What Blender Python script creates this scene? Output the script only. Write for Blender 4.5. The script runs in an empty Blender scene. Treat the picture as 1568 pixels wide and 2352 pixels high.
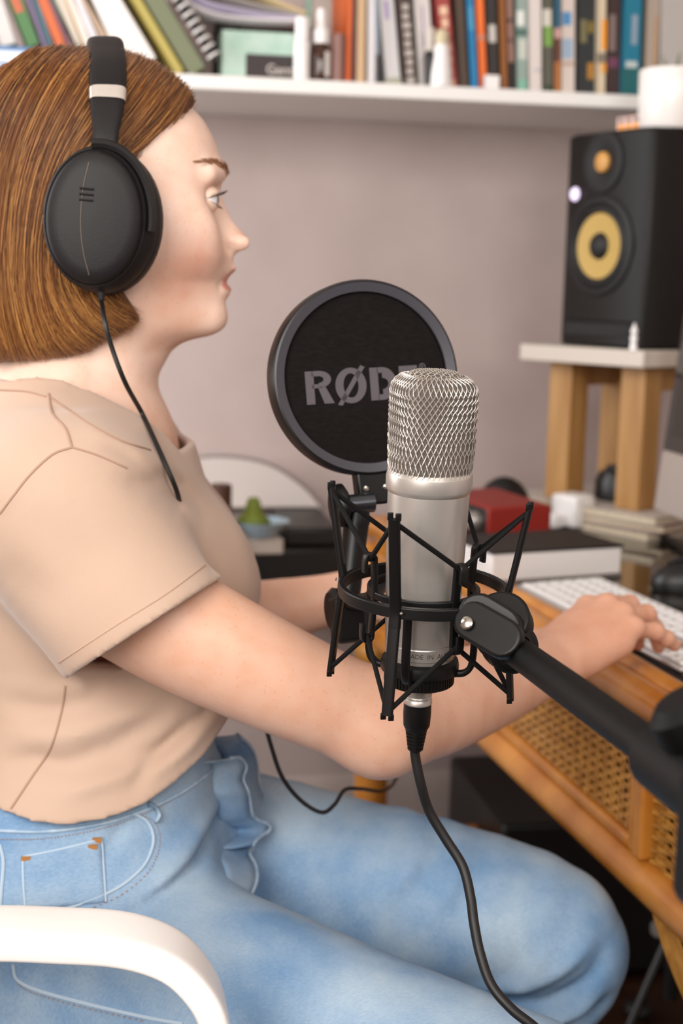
import bpy, bmesh, math, random
import numpy as np
from math import sin, cos, pi, radians, sqrt, atan2
from mathutils import Vector, Matrix, Quaternion
from mathutils.bvhtree import BVHTree

random.seed(7); RNG = np.random.default_rng(7)
scene = bpy.context.scene
COL = scene.collection

# ------------------------------------------------------------------ camera
FPX = 3267.0
PH, TH, RO = radians(10.0), radians(9.0), radians(1.3)
CAM = np.array([0.0, 0.0, 1.10])
FW = np.array([sin(PH)*cos(TH), cos(PH)*cos(TH), -sin(TH)])
_r0 = np.array([cos(PH), -sin(PH), 0.0]); _u0 = np.cross(_r0, FW)
RT = cos(RO)*_r0 + sin(RO)*_u0
UP = cos(RO)*_u0 - sin(RO)*_r0
cd = bpy.data.cameras.new('camera'); cam = bpy.data.objects.new('camera', cd); COL.objects.link(cam)
cd.sensor_fit = 'VERTICAL'; cd.sensor_height = 36.0; cd.lens = FPX/2352*36.0
cd.clip_start = 0.02
m = Matrix.Identity(4)
for i in range(3):
    m[i][0], m[i][1], m[i][2], m[i][3] = RT[i], UP[i], -FW[i], CAM[i]
cam.matrix_world = m
cd.dof.use_dof = True; cd.dof.focus_distance = 0.925; cd.dof.aperture_fstop = 6.3
scene.camera = cam

def ray(px, py): return FW + RT*(px-784)/FPX - UP*(py-1176)/FPX
def at(px, py, d): return CAM + d*ray(px, py)              # a point d metres into the room
def on(px, py, axis, v):                                     # where a sight line meets the plane axis = v
    D = ray(px, py); return CAM + D*(v-CAM[axis])/D[axis]

# ------------------------------------------------------------------ light
w = bpy.data.worlds.new('world'); scene.world = w; w.use_nodes = True
w.node_tree.nodes['Background'].inputs[0].default_value = (1.0, 0.97, 0.94, 1)
w.node_tree.nodes['Background'].inputs[1].default_value = 0.16
def area(name, loc, target, sx, sy, power, color=(1, 1, 1)):
    l = bpy.data.lights.new(name, 'AREA'); l.shape = 'RECTANGLE'; l.size = sx; l.size_y = sy; l.energy = power; l.color = color
    o = bpy.data.objects.new(name, l); COL.objects.link(o); o.location = loc
    o.rotation_euler = (Vector(target)-Vector(loc)).to_track_quat('-Z', 'Y').to_euler()
    return o
area('window_daylight_left', (-1.12, 1.80, 1.45), (1.2, 2.15, 1.30), 0.85, 1.3, 27, (0.98, 0.98, 1.0))
area('key_area_main', (-0.75, -0.45, 1.65), (0.1, 1.2, 1.05), 1.0, 1.2, 47, (1.0, 0.965, 0.925))  # added key light floating inside the room, no window behind it
area('fill_area_right', (0.55, -0.85, 1.85), (0.0, 1.25, 1.08), 0.9, 1.0, 23, (1.0, 0.965, 0.925))  # added fill for the face and right-facing surfaces, no window there
scene.view_settings.view_transform = 'Standard'; scene.view_settings.look = 'None'
scene.view_settings.gamma = 1.0; scene.view_settings.use_curve_mapping = False
scene.view_settings.exposure = -0.14

# ------------------------------------------------------------------ materials
def lin(c):
    if isinstance(c, str):
        c = c.lstrip('#'); c = [int(c[i:i+2], 16)/255 for i in (0, 2, 4)]
    return tuple((v/12.92 if v <= 0.04045 else ((v+0.055)/1.055)**2.4) for v in c) + (1.0,)
MATS = {}
def mat(name, color, rough=0.6, metal=0.0, color2=None, nscale=30.0, nstretch=(1, 1, 1), bump=0.0, bscale=None,
        coat=0.0, spec=0.5, emit=None, estr=0.0, trans=0.0, sheen=0.0, sss=0.0, contrast=(0.35, 0.65), bstretch=None):
    if name in MATS: return MATS[name]
    M = bpy.data.materials.new(name); M.use_nodes = True; nt = M.node_tree; b = nt.nodes['Principled BSDF']; L = nt.links
    def N(t): return nt.nodes.new(t)
    b.inputs['Base Color'].default_value = lin(color); b.inputs['Roughness'].default_value = rough
    b.inputs['Metallic'].default_value = metal; b.inputs['Specular IOR Level'].default_value = spec
    b.inputs['Coat Weight'].default_value = coat; b.inputs['Transmission Weight'].default_value = trans
    b.inputs['Sheen Weight'].default_value = sheen
    if sss:
        b.inputs['Subsurface Weight'].default_value = sss; b.inputs['Subsurface Radius'].default_value = (1.0, 0.35, 0.2); b.inputs['Subsurface Scale'].default_value = 0.006
    if emit: b.inputs['Emission Color'].default_value = lin(emit); b.inputs['Emission Strength'].default_value = estr
    tc = N('ShaderNodeTexCoord')
    def noise(sc, st, det=4):
        mp = N('ShaderNodeMapping'); mp.inputs['Scale'].default_value = st
        L.new(tc.outputs['Object'], mp.inputs[0])
        n = N('ShaderNodeTexNoise'); n.inputs['Scale'].default_value = sc; n.inputs['Detail'].default_value = det
        L.new(mp.outputs[0], n.inputs['Vector']); return n
    if color2:
        n = noise(nscale, nstretch); r = N('ShaderNodeValToRGB')
        r.color_ramp.elements[0].position, r.color_ramp.elements[1].position = contrast
        r.color_ramp.elements[0].color = lin(color); r.color_ramp.elements[1].color = lin(color2)
        L.new(n.outputs['Fac'], r.inputs[0]); L.new(r.outputs[0], b.inputs['Base Color'])
    if bump:
        n = noise(bscale or nscale, bstretch or nstretch, 3); bp = N('ShaderNodeBump'); bp.inputs['Strength'].default_value = bump
        bp.inputs['Distance'].default_value = 0.002
        L.new(n.outputs['Fac'], bp.inputs['Height']); L.new(bp.outputs[0], b.inputs['Normal'])
    MATS[name] = M; return M

# ------------------------------------------------------------------ mesh building
def V(*a): return np.array(a, float)
def unit(v): v = np.asarray(v, float); return v/(np.linalg.norm(v)+1e-12)
def frame(z, hint=(0, 0, 1)):
    z = unit(z); h = np.asarray(hint, float)
    if abs(z@unit(h)) > 0.98: h = np.array([1.0, 0, 0]) if abs(z[0]) < .9 else np.array([0, 1.0, 0])
    x = unit(np.cross(h, z)); y = np.cross(z, x); return x, y, z

def wm(o):
    M = o.matrix_basis.copy()
    return wm(o.parent) @ o.matrix_parent_inverse @ M if o.parent else M

class MB:
    def __init__(s): s.v = []; s.f = []; s.n = 0
    def add(s, vs, fs):
        vs = np.asarray(vs, float).reshape(-1, 3); s.v.append(vs)
        s.f += [tuple(int(i)+s.n for i in f) for f in fs]; s.n += len(vs); return s
    def box(s, c, size, R=None):                               # R: 3x3 columns = axes
        h = np.asarray(size, float)/2
        p = np.array([[x, y, z] for x in (-1, 1) for y in (-1, 1) for z in (-1, 1)])*h
        if R is not None: p = p @ np.asarray(R).T
        return s.add(p+np.asarray(c, float), [(0, 1, 3, 2), (4, 6, 7, 5), (0, 4, 5, 1), (2, 3, 7, 6), (0, 2, 6, 4), (1, 5, 7, 3)])
    def bar(s, a, b, w, h, hint=(0, 0, 1)):                    # rectangular bar from a to b
        a, b = np.asarray(a, float), np.asarray(b, float); x, y, z = frame(b-a, hint)
        return s.box((a+b)/2, (w, h, np.linalg.norm(b-a)), np.stack([x, y, z], 1))
    def tube(s, pts, r, seg=10, caps=True, closed=False, flat=None, hint=(0, 0, 1)):
        P = np.asarray(pts, float); n = len(P); r = np.broadcast_to(np.asarray(r, float), (n,))
        T = np.gradient(P, axis=0)
        if closed: T = np.roll(P, -1, 0)-np.roll(P, 1, 0)
        T /= np.linalg.norm(T, axis=1, keepdims=True)+1e-12
        x, y, _ = frame(T[0], hint); rings = []
        a = np.arange(seg)*2*pi/seg
        for i in range(n):
            x = unit(x - T[i]*(x@T[i])); y = np.cross(T[i], x)
            fy = flat if flat else 1.0
            rings.append(P[i] + r[i]*(np.cos(a)[:, None]*x + fy*np.sin(a)[:, None]*y))
        f = []
        for i in range(n if closed else n-1):
            j = (i+1) % n
            for k in range(seg):
                k2 = (k+1) % seg; f.append((i*seg+k, i*seg+k2, j*seg+k2, j*seg+k))
        if caps and not closed:
            f.append(tuple(range(seg))[::-1]); f.append(tuple((n-1)*seg+k for k in range(seg)))
        return s.add(np.concatenate(rings), f)
    def lathe(s, prof, o, z=(0, 0, 1), seg=32, x=None, a0=0, a1=2*pi):  # prof: (radius, height)
        X, Y, Z = frame(z, x if x is not None else (0, 1, 0)); o = np.asarray(o, float)
        full = abs(a1-a0-2*pi) < 1e-6; na = seg if full else seg+1
        a = a0 + (a1-a0)*np.arange(na)/seg
        vs = [o + max(r, 1e-5)*(np.cos(a)[:, None]*X+np.sin(a)[:, None]*Y) + h*Z for r, h in prof]
        f = []; n = len(prof)
        for i in range(n-1):
            for k in range(seg):
                k2 = (k+1) % na; f.append((i*na+k, i*na+k2, (i+1)*na+k2, (i+1)*na+k))
        return s.add(np.concatenate(vs), f)
    def prism(s, poly, o, X, Y, Zv):                           # 2D polygon extruded along Zv
        p = np.asarray(poly, float); n = len(p); o = np.asarray(o, float); X = np.asarray(X, float); Y = np.asarray(Y, float); Zv = np.asarray(Zv, float)
        a = o + p[:, :1]*X + p[:, 1:]*Y; b = a+Zv
        return s.add(np.concatenate([a, b]), [tuple(range(n))[::-1], tuple(range(n, 2*n))] + [(i, (i+1) % n, n+(i+1) % n, n+i) for i in range(n)])
    def grid(s, A, closed_u=False):                            # A: (n, m, 3)
        n, k, _ = A.shape; f = []
        for i in range(n-1 + (1 if closed_u else 0)):
            for j in range(k-1):
                i2 = (i+1) % n; f.append((i*k+j, i2*k+j, i2*k+j+1, i*k+j+1))
        return s.add(A.reshape(-1, 3), f)
    def obj(s, name, material, parent=None, world=True, smooth=True, bevel=0.0, bseg=2, solid=0.0, sub=0, angle=40):
        me = bpy.data.meshes.new(name); v = np.concatenate(s.v)
        if parent is not None and world:
            I = np.array(wm(parent).inverted()); v = v @ I[:3, :3].T + I[:3, 3]
        me.from_pydata(v.tolist(), [], s.f); me.update()
        bm = bmesh.new(); bm.from_mesh(me); bmesh.ops.recalc_face_normals(bm, faces=bm.faces); bm.to_mesh(me); bm.free()
        me.materials.append(material)
        o = bpy.data.objects.new(name, me); COL.objects.link(o)
        if parent is not None: o.parent = parent
        if smooth:
            for p in me.polygons: p.use_smooth = True
            me.set_sharp_from_angle(angle=radians(angle))
        if solid:
            md = o.modifiers.new('solid', 'SOLIDIFY'); md.thickness = solid; md.offset = 0
        if bevel:
            md = o.modifiers.new('bevel', 'BEVEL'); md.width = bevel; md.segments = bseg; md.limit_method = 'ANGLE'; md.angle_limit = radians(40)
        if sub:
            md = o.modifiers.new('sub', 'SUBSURF'); md.levels = sub; md.render_levels = sub
        return o

def tag(o, label=None, cat=None, group=None, kind=None):
    if label: o['label'] = label
    if cat: o['category'] = cat
    if group: o['group'] = group
    if kind: o['kind'] = kind
    return o
def thing(name, label, cat, loc=(0, 0, 0), rotz=0.0, group=None, mtx=None):
    o = bpy.data.objects.new(name, None); COL.objects.link(o); o.empty_display_size = 0.05
    M = mtx if mtx is not None else Matrix.Translation(Vector([float(c) for c in loc])) @ Matrix.Rotation(rotz, 4, 'Z')
    o.matrix_world = M; o.matrix_basis = M
    return tag(o, label, cat, group)
def struct(o): o['kind'] = 'structure'; return o

def bez(pts, n=60):                                            # Catmull-Rom through points (last dim any)
    P = np.asarray(pts, float); P = np.concatenate([[2*P[0]-P[1]], P, [2*P[-1]-P[-2]]]); m = len(P)-3
    t = np.linspace(0, m-1e-9, n); i = t.astype(int); u = (t-i)[:, None]
    a, b, c, d = P[i], P[i+1], P[i+2], P[i+3]
    return 0.5*((2*b)+(-a+c)*u+(2*a-5*b+4*c-d)*u*u+(-a+3*b-3*c+d)*u**3)

def text(body, name, material, o, X, Y, height, parent, extrude=0.0003, font_scale_x=1.0, bold=0.0):
    c = bpy.data.curves.new(name, 'FONT'); c.body = body; c.size = 1.0; c.align_x = 'CENTER'; c.align_y = 'CENTER'; c.offset = bold
    t = bpy.data.objects.new(name, c); COL.objects.link(t)
    dg = bpy.context.evaluated_depsgraph_get(); me = bpy.data.meshes.new_from_object(t.evaluated_get(dg))
    bpy.data.objects.remove(t)
    v = np.array([p.co[:] for p in me.vertices]); v[:, :2] -= (v[:, :2].max(0)+v[:, :2].min(0))/2
    h = v[:, 1].max()-v[:, 1].min(); v *= height/h; X, Y = unit(X), unit(Y)
    P = np.asarray(o, float) + v[:, :1]*X*font_scale_x + v[:, 1:2]*Y
    b = MB(); b.add(P, [tuple(p.vertices) for p in me.polygons])
    bpy.data.meshes.remove(me)
    return b.obj(name, material, parent, smooth=False)

def bvh(o):
    me = o.data; M = np.array(wm(o)); v = np.empty(len(me.vertices)*3); me.vertices.foreach_get('co', v)
    v = v.reshape(-1, 3) @ M[:3, :3].T + M[:3, 3]
    return BVHTree.FromPolygons(v.tolist(), [tuple(p.vertices) for p in me.polygons])
def hit(tree, px, py, lift=0.0):                               # surface point seen along a sight line
    D = Vector(ray(px, py)).normalized(); p, n, i, d = tree.ray_cast(Vector(CAM), D)
    if p is None: return None
    if n.dot(D) > 0: n = -n
    return np.array(p + n*lift)
# ------------------------------------------------------------------ materials of the room
m_wall = mat('wall_paint', '#c2b2ad', 0.85, color2='#b9a9a4', nscale=6, bump=0.08, bscale=160)
m_white = mat('white_paint', '#eeebe8', 0.45)
m_ceil = mat('ceiling_paint', '#d2ccc4', 0.9)
m_floor = mat('dark_floorboard', '#3a2115', 0.35, color2='#24140d', nscale=9, nstretch=(1, 12, 1), bump=0.15)
m_gap = mat('floor_joint', '#0c0705', 0.8)
m_glass = mat('window_pane_glass', '#ffffff', 0.02, trans=1.0)
WY = 2.48
# ------------------------------------------------------------------ setting
b = MB(); b.box((0, 0.45, -0.03), (3.6, 4.2, 0.05)); fl = struct(b.obj('floor', m_gap))
pl = MB(); pl.box((0, 0, 0), (0.1165, 4.2, 0.006)); base = None
for i in range(30):
    if base is None:
        o = pl.obj('floorboard', m_floor, fl, world=False, bevel=0.001, bseg=1); base = o
    else:
        o = base.copy(); COL.objects.link(o); o.parent = fl
    o.location = (-1.75+i*0.12, 0.45, -0.003)
struct(MB().box((0, WY+0.05, 1.25), (3.6, 0.1, 2.5)).obj('wall_back', m_wall))
struct(MB().box((1.6, 0.45, 1.25), (0.1, 4.2, 2.5)).obj('wall_right', m_wall))
b = MB()                                                        # left wall with a window opening
for c, s_ in (((-1.25, 1.80, 0.39), (0.1, 0.95, 0.78)), ((-1.25, 1.80, 2.31), (0.1, 0.95, 0.38)), ((-1.25, 2.38, 1.25), (0.1, 0.21, 2.5)), ((-1.25, -0.15, 1.25), (0.1, 2.95, 2.5))):
    b.box(c, s_)
struct(b.obj('wall_left', m_wall))
b = MB()
for c, s_ in (((-1.25, 1.80, 0.80), (0.12, 0.95, 0.05)), ((-1.25, 1.80, 2.10), (0.12, 0.95, 0.05)), ((-1.25, 1.35, 1.45), (0.12, 0.05, 1.3)), ((-1.25, 2.25, 1.45), (0.12, 0.05, 1.3))):
    b.box(c, s_)
struct(b.obj('window_1', m_white, bevel=0.004))
struct(MB().box((0, 0.45, 2.53), (3.6, 4.2, 0.06)).obj('ceiling', m_ceil))
b = MB(); b.prism([(0, 0), (0.016, 0), (0.016, 0.17), (0.010, 0.185), (0.006, 0.205), (0, 0.21)], (-1.7, WY, 0), (0, -1, 0), (0, 0, 1), (3.25, 0, 0))
struct(b.obj('baseboard_back', mat('baseboard_paint', '#b5a69f', 0.5)))

struct(MB().box((0.2, -1.62, 1.25), (3.0, 0.1, 2.5)).obj('wall_front', m_wall))
# ------------------------------------------------------------------ wall shelf
SF, ST, SB = 2.17, 1.404, 1.382
sh = thing('wall_shelf', 'long white wall shelf carrying the row of books', 'shelf', (0, 2.3, SB))
MB().box((0.15, (SF+WY)/2, (ST+SB)/2), (2.7, WY-SF, ST-SB)).obj('shelf_board', mat('shelf_paint', '#eceae6', 0.4), sh, bevel=0.003)
for x in (-0.9, 0.13, 1.15):
    MB().prism([(0, 0), (0.2, 0), (0.2, -0.012), (0.02, -0.012), (0.012, -0.02), (0.012, -0.1), (0, -0.1)] if x != 0.13 else [(0, 0), (0.02, 0), (0.02, -0.004), (0, -0.004)],
               (x, WY, SB), (0, -1, 0), (0, 0, 1), (0.02, 0, 0)).obj('bracket', m_white, sh)

# ------------------------------------------------------------------ books
def cl(c, d=0):
    return c
BOOKMATS = {}
def bmat(c, rough=0.45):
    if c not in BOOKMATS: BOOKMATS[c] = mat('book_cover_'+c.strip('#'), c, rough, bump=0.03, bscale=300)
    return BOOKMATS[c]
m_page = mat('page_paper', '#d9cbb4', 0.8, color2='#c9b99e', nscale=400, nstretch=(1, 0.02, 0.02))
def book(name, label, px0, px1, pt0, color, h=0.22, d=0.15, y=2.2, yb=190, marks=(), group='books standing on the wall shelf', base=ST, pages=m_page):
    """upright or leaning book; px0..px1 its foot along the shelf, pt0 where its left edge passes the level 125 mm up"""
    xb = on(px0, yb, 1, y)[0]; xr = on(px1, yb, 1, y)[0]
    zt = base+0.125; pt = on(pt0, 0, 1, y); xt = pt[0]; k = (xt-xb)/(pt[2]-base); a = math.atan(k)
    wd = max((xr-xb)*cos(a), 0.005)
    M = Matrix.Translation((xb, y, base))
    if a > 0: M = Matrix.Translation((xr, y, base)) @ Matrix.Rotation(a, 4, 'Y') @ Matrix.Translation((-wd, 0, 0))
    else: M = M @ Matrix.Rotation(a, 4, 'Y')
    t = thing(name, label, 'book', mtx=M, group=group)
    c = MB(); th = min(0.0022, wd*0.2)
    c.box((wd/2, th/2, h/2), (wd, th, h)).box((th/2, d/2, h/2), (th, d, h)).box((wd-th/2, d/2, h/2), (th, d, h))
    c.obj('cover', bmat(color), t, world=False, bevel=0.0008, bseg=1)
    MB().box((wd/2, (th+d-0.004)/2+0.0005, h/2), (max(wd-2*th-0.0004, 0.001), d-0.004-th, h-0.007)).obj('page_block', pages, t, world=False, smooth=False)
    for (z0, z1, f0, f1, c) in marks:
        MB().box((wd*(f0+f1)/2, -0.0002, (z0+z1)/2), (wd*(f1-f0), 0.0005, z1-z0)).obj('spine_print', bmat(c), t, world=False, smooth=False)
    return t
def letters(z0, z1, n, f0, f1, c, gap=0.35):
    s = (z1-z0)/n; return tuple((z0+i*s, z0+i*s+s*(1-gap), f0+0.1*((i*7) % 3)/3, f1-0.12*((i*5) % 3)/3, c) for i in range(n))
BK = [
 ('paperback', 'bright orange paperback first in the upright row, beside the amber dropper bottle', 791, 807, 795, '#d9600f', .21, ()),
 ('paperback', 'very thin dark maroon book squeezed beside the bright orange paperback', 808.5, 814, 810, '#4a2228', .21, ()),
 ('paperback', 'tan book with a plain sandy spine beside the thin maroon one', 815.5, 838, 818, '#d8b48a', .2, ()),
 ('paperback', 'plain white book leaning beside the tan one', 842, 862, 843, '#e9e3e4', .22, ()),
 ('paperback', 'thin slate grey book between two white ones', 864, 872, 862, '#8f98a3', .2, ((0, .045, 0, 1, '#3a3230'),)),
 ('paperback', 'pale grey book with a lilac mark near its top', 886, 923, 868, '#d4d2d2', .22, ((.098, .125, .35, .6, '#a690c0'), (.0, .012, 0, 1, '#a9a996'))),
 ('paperback', 'dark brown book with large silver lettering down the spine', 928, 960, 912, '#43302a', .22, letters(.004, .125, 9, .25, .8, '#b9b0a8')),
 ('paperback', 'white book with small violet print, behind the black brush', 962, 1001, 948, '#ddd6d3', .22, ((.06, .12, .45, .55, '#9a93b5'),)),
 ('paperback', 'brick red book with cream lettering down the spine', 1020, 1053, 1000, '#a03c36', .22, letters(.0, .125, 7, .2, .75, '#e8c2a4', .25)),
 ('paperback', 'plain dark brown book beside the brick red one', 1055, 1079, 1042, '#4b3828', .22, ()),
 ('paperback', 'slim vivid blue book touching the slim orange one', 1081, 1100, 1069, '#0a86c2', .22, ((.09, .125, .2, .8, '#49a6d2'),)),
 ('paperback', 'slim bright orange book between the vivid blue and the black one', 1102, 1121, 1092, '#f5762a', .22, ((.075, .083, 0, 1, '#c9836a'),)),
 ('paperback', 'black book with an oval white label on the spine', 1123, 1148, 1115, '#26201e', .22, ((.072, .098, .2, .8, '#c9c3be'),)),
 ('paperback', 'plain ochre brown book next to the black labelled one', 1150, 1168, 1143, '#94591f', .22, ()),
 ('paperback', 'dusty rose book with a black foot to its spine', 1170, 1184, 1163, '#9a7468', .21, ((0, .045, 0, 1, '#150d0b'), (.075, .08, 0, 1, '#5a3f38'), (.104, .11, .1, .7, '#3f2a26'))),
 ('paperback', 'pale sea green patterned book beside the thick white one', 1186, 1213, 1184, '#8fa39a', .22, ((.1, .122, .1, .7, '#e4e8e2'), (.05, .08, .2, .9, '#c6cbc0'), (0, .02, .2, .9, '#7fb9a4'), (.085, .095, 0, 1, '#4a6a60'))),
 ('paperback', 'thick plain white book beside the pale sea green one', 1215, 1246, 1213, '#dcd2cd', .23, ((.032, .036, .4, .9, '#b4b2ba'),)),
 ('paperback', 'dark olive book with a leaf green patch', 1248, 1272, 1246, '#565548', .22, ((.07, .1, .1, .9, '#78a04c'), (.1, .125, 0, .8, '#cfccc0'), (0, .012, .2, .9, '#1f3a20'))),
 ('paperback', 'narrow teal and rust book beside the sky blue picture book', 1273, 1288, 1272, '#2b6a86', .22, ((.0, .05, 0, 1, '#b8743c'), (.05, .085, 0, 1, '#6b3f2c'), (.085, .1, 0, 1, '#d9a9a4'))),
 ('paperback', 'white book with sky blue picture on the upper spine', 1289, 1322, 1288, '#dacdc4', .22, ((.105, .125, .1, .7, '#4d8fc4'), (.055, .085, .1, .8, '#9db4cb'), (.045, .05, 0, 1, '#b89c8c'))),
 ('paperback', 'thick near black book with dull yellow print', 1325, 1369, 1325, '#1f2526', .23, ((.08, .115, .2, .5, '#77704a'), (.095, .112, .6, .85, '#84702e'), (.025, .05, .55, .9, '#a8762c'))),
 ('paperback', 'narrow cream book with an orange band halfway up', 1371, 1392, 1372, '#d3c3a6', .22, ((.07, .115, .5, 1, '#f09a24'), (.05, .065, 0, 1, '#7d7264'), (.035, .05, .5, 1, '#e39a34'))),
 ('paperback', 'dark plum book with faded grey lettering', 1393, 1425, 1395, '#3a2422', .22, ((.07, .125, .15, .6, '#83706c'), (.045, .06, .1, .8, '#703a58'))),
 ('paperback', 'thick teal blue book with a pale title down the spine', 1427, 1470, 1433, '#04708c', .22, ((.08, .125, .45, .75, '#8898a8'), (.045, .055, .2, .8, '#b9c4c2'), (.0, .045, 0, 1, '#055a5e'))),
 ('paperback', 'beige and rust ring binder right of the teal blue book', 1478, 1512, 1484, '#a89a8c', .23, ((.05, .125, .6, .8, '#b08a66'),)),
 ('paperback', 'wide pale grey folder behind the white pot', 1514, 1600, 1516, '#b0aba6', .24, ()),
]
for n, lab, a_, b_, t_, c_, h_, mk in BK:
    book(n, lab, a_, b_, t_, c_, h_, 0.14+0.02*((int(a_)*7) % 3), 2.2+0.004*((int(a_)*3) % 4), 190, mk, group='upright books on the wall shelf')
# books leaning over at the other end of the shelf
LB = [
 ('hardback', 'grey white book leaning at the end of the slanted row', 2, 42, -32, '#cfcac6', .2, ()),
 ('hardback', 'grass green book with an orange spine label, leaning', 62, 98, 18, '#3f7238', .22, ((.05, .09, .2, .75, '#c25a34'),)),
 ('hardback', 'thin dusty violet book leaning between green and teal ones', 100, 110, 62, '#7a6a8c', .21, ()),
 ('hardback', 'thin dark teal book leaning beside the burnt orange one', 112, 127, 74, '#3f6470', .22, ()),
 ('hardback', 'burnt orange book leaning among thin purple and teal ones', 130, 158, 84, '#cc5f24', .22, ()),
 ('hardback', 'thin plum book leaning behind the burnt orange one', 160, 170, 108, '#7c4a5c', .22, ()),
 ('hardback', 'thin bottle green book leaning against a cream one', 172, 182, 118, '#2f5c46', .22, ()),
 ('hardback', 'cream book leaning beside the thin bottle green one', 185, 212, 125, '#cbbfae', .22, ()),
 ('hardback', 'thin white book with an amber edge, leaning', 214, 236, 150, '#e2dad0', .22, ((0, .12, 0, .15, '#c89a4a'),)),
 ('hardback', 'pale lilac white book leaning beside the tan one', 238, 262, 166, '#ddd5d8', .22, ()),
 ('hardback', 'tan brown book leaning against the thick white book', 266, 292, 186, '#b4987e', .22, ()),
 ('hardback', 'thick blank white book leaning, the widest of the slanted row', 298, 384, 196, '#efe8e2', .23, ()),
 ('hardback', 'mustard yellow book leaning against the olive notebook', 404, 432, 300, '#b0a04a', .24, ()),
]
for n, lab, a_, b_, t_, c_, h_, mk in LB:
    book(n, lab, a_, b_, t_, c_, h_, 0.15, 2.2, 160 if a_ > 175 else 106, mk, group='books leaning on the wall shelf', base=ST if a_ > 175 else ST+.0285)
# olive notebook with a spiral binding
nb = book('spiral_notebook', 'olive green notebook with black and white spiral binding, leaning', 436, 488, 330, '#6e7454', .25, .17, 2.2, 165, (), group=None)
nb['category'] = 'notebook'
m_wire = mat('binding_wire', '#e6e2e0', 0.3); m_bk = mat('black_card', '#141210', 0.6)
MB().box((0.046, 0.004, 0.125), (0.008, 0.012, 0.25)).obj('binding_strip', m_bk, nb, world=False)
ring = MB(); ring.tube([(0.046+0.009*cos(t), -0.002+0.009*sin(t), 0) for t in np.linspace(0, 2*pi, 13)[:-1]], 0.0022, 6, closed=True)
r0 = None
for i in range(18):
    if r0 is None: r0 = o = ring.obj('binding_ring', m_wire, nb, world=False)
    else: o = r0.copy(); COL.objects.link(o); o.parent = nb
    o.location = (0, 0, 0.008+i*0.0135)
# flat book at the shelf edge
t = thing('hardback', 'blue and white book lying flat under the slanted row', 'book', (on(60, 140, 1, 2.19)[0], 2.19, ST))
MB().box((0, 0.07, 0.001), (0.25, 0.16, 0.002)).box((0, 0.07, 0.027), (0.25, 0.16, 0.002)).box((0, -0.009, 0.014), (0.25, 0.002, 0.028)).obj('cover', bmat('#5e86b4'), t, world=False, bevel=0.0006)
MB().box((0, 0.07, 0.014), (0.244, 0.15, 0.0235)).obj('page_block', m_page, t, world=False)
MB().box((-0.01, -0.0103, 0.013), (0.15, 0.0006, 0.015)).obj('spine_print', bmat('#e4e6ea'), t, world=False)
MB().box((-0.075, -0.0108, 0.013), (0.02, 0.0006, 0.008)).obj('spine_print', bmat('#27406e'), t, world=False)

# mint box with a dark panel, tubes and bottles, brush
def sx(px, y, py=185): return on(px, py, 1, y)[0]
y0 = 2.215
t = thing('carton', 'mint green carton with a dark label panel, next to the spiral notebook', 'box', (sx(597, y0), y0, ST))
W_ = sx(684, y0)-sx(510, y0); H_ = 0.072
MB().box((0, 0.035, H_/2), (W_, 0.07, H_)).obj('carton_body', mat('mint_card', '#bcd5c8', 0.6, color2='#a5c6b6', nscale=25), t, world=False, bevel=0.001)
MB().box((0.016, -0.0003, 0.022), (W_*0.66, 0.0008, 0.034)).obj('label_panel', mat('label_dark', '#352c2c', 0.6), t, world=False)
text('Gent', 'label_lettering', mat('label_ink', '#d9cdc6', 0.6), (sx(597, y0)+0.03, y0-0.0012, ST+0.018), (1, 0, 0), (0, 0, 1), 0.014, t)
def lathed(name, label, cat, px, y, parts, group=None):
    t = thing(name, label, cat, (sx(px, y), y, ST), group=group)
    for pn, prof, mm in parts: MB().lathe(prof, (0, 0, 0), seg=24).obj(pn, mm, t, world=False)
    return t
m_wp = mat('white_plastic', '#efecea', 0.35); m_amber = mat('amber_glass', '#3a1d0c', 0.1, coat=0.5); m_blk = mat('black_plastic', '#0f0e0e', 0.4)
lathed('tube_bottle', 'tall slim white tube bottle between mint carton and dropper bottle', 'bottle', 692, 2.195,
   [('bottle_body', [(0, 0), (.0118, 0), (.0125, .002), (.0125, .056), (.011, .058)], m_wp), ('cap', [(.0108, .0585), (.0108, .09), (.0095, .092), (0, .092)], m_wp)])
t = lathed('dropper_bottle', 'amber glass dropper bottle with white cap and white label', 'bottle', 735, 2.2,
   [('bottle_body', [(0, 0), (.0135, 0), (.0145, .002), (.0145, .05), (.011, .056), (.009, .058)], m_amber), ('dropper_cap', [(.0125, .056), (.0125, .075), (.008, .08), (.007, .1), (.005, .107), (0, .108)], m_wp)])
MB().lathe([(.0147, .008), (.0147, .044)], (0, 0, 0), seg=20, a0=pi*1.1+pi/2, a1=pi*1.75+pi/2).obj('paper_label', mat('label_paper', '#e6e1de', 0.6), t, world=False)
lathed('tube_bottle', 'dull mauve brown tube standing beside the bright orange paperback', 'bottle', 775, 2.2, [('bottle_body', [(0, 0), (.0095, 0), (.0095, .066), (.008, .072), (0, .073)], mat('mauve_tube', '#8f6a62', 0.5))])
lathed('vase', 'small white cone shaped vase with beige neck before the brick red book', 'vase', 1011, 2.187,
   [('vase_body', [(0, 0), (.0175, 0), (.0165, .02), (.012, .055), (.010, .062)], m_wp), ('vase_neck', [(.0098, .061), (.0115, .068), (.0105, .078), (.006, .084), (0, .085)], mat('beige_clay', '#cbbf9f', 0.6))])
t = thing('shaving_brush', 'black handled brush with pale bristles before the white book', 'brush', (sx(984, 2.188), 2.188, ST))
MB().lathe([(0, 0), (.0062, 0), (.0075, .03), (.0085, .045), (.006, .052)], (0, 0, 0), seg=18).obj('handle', m_blk, t, world=False)
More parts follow.
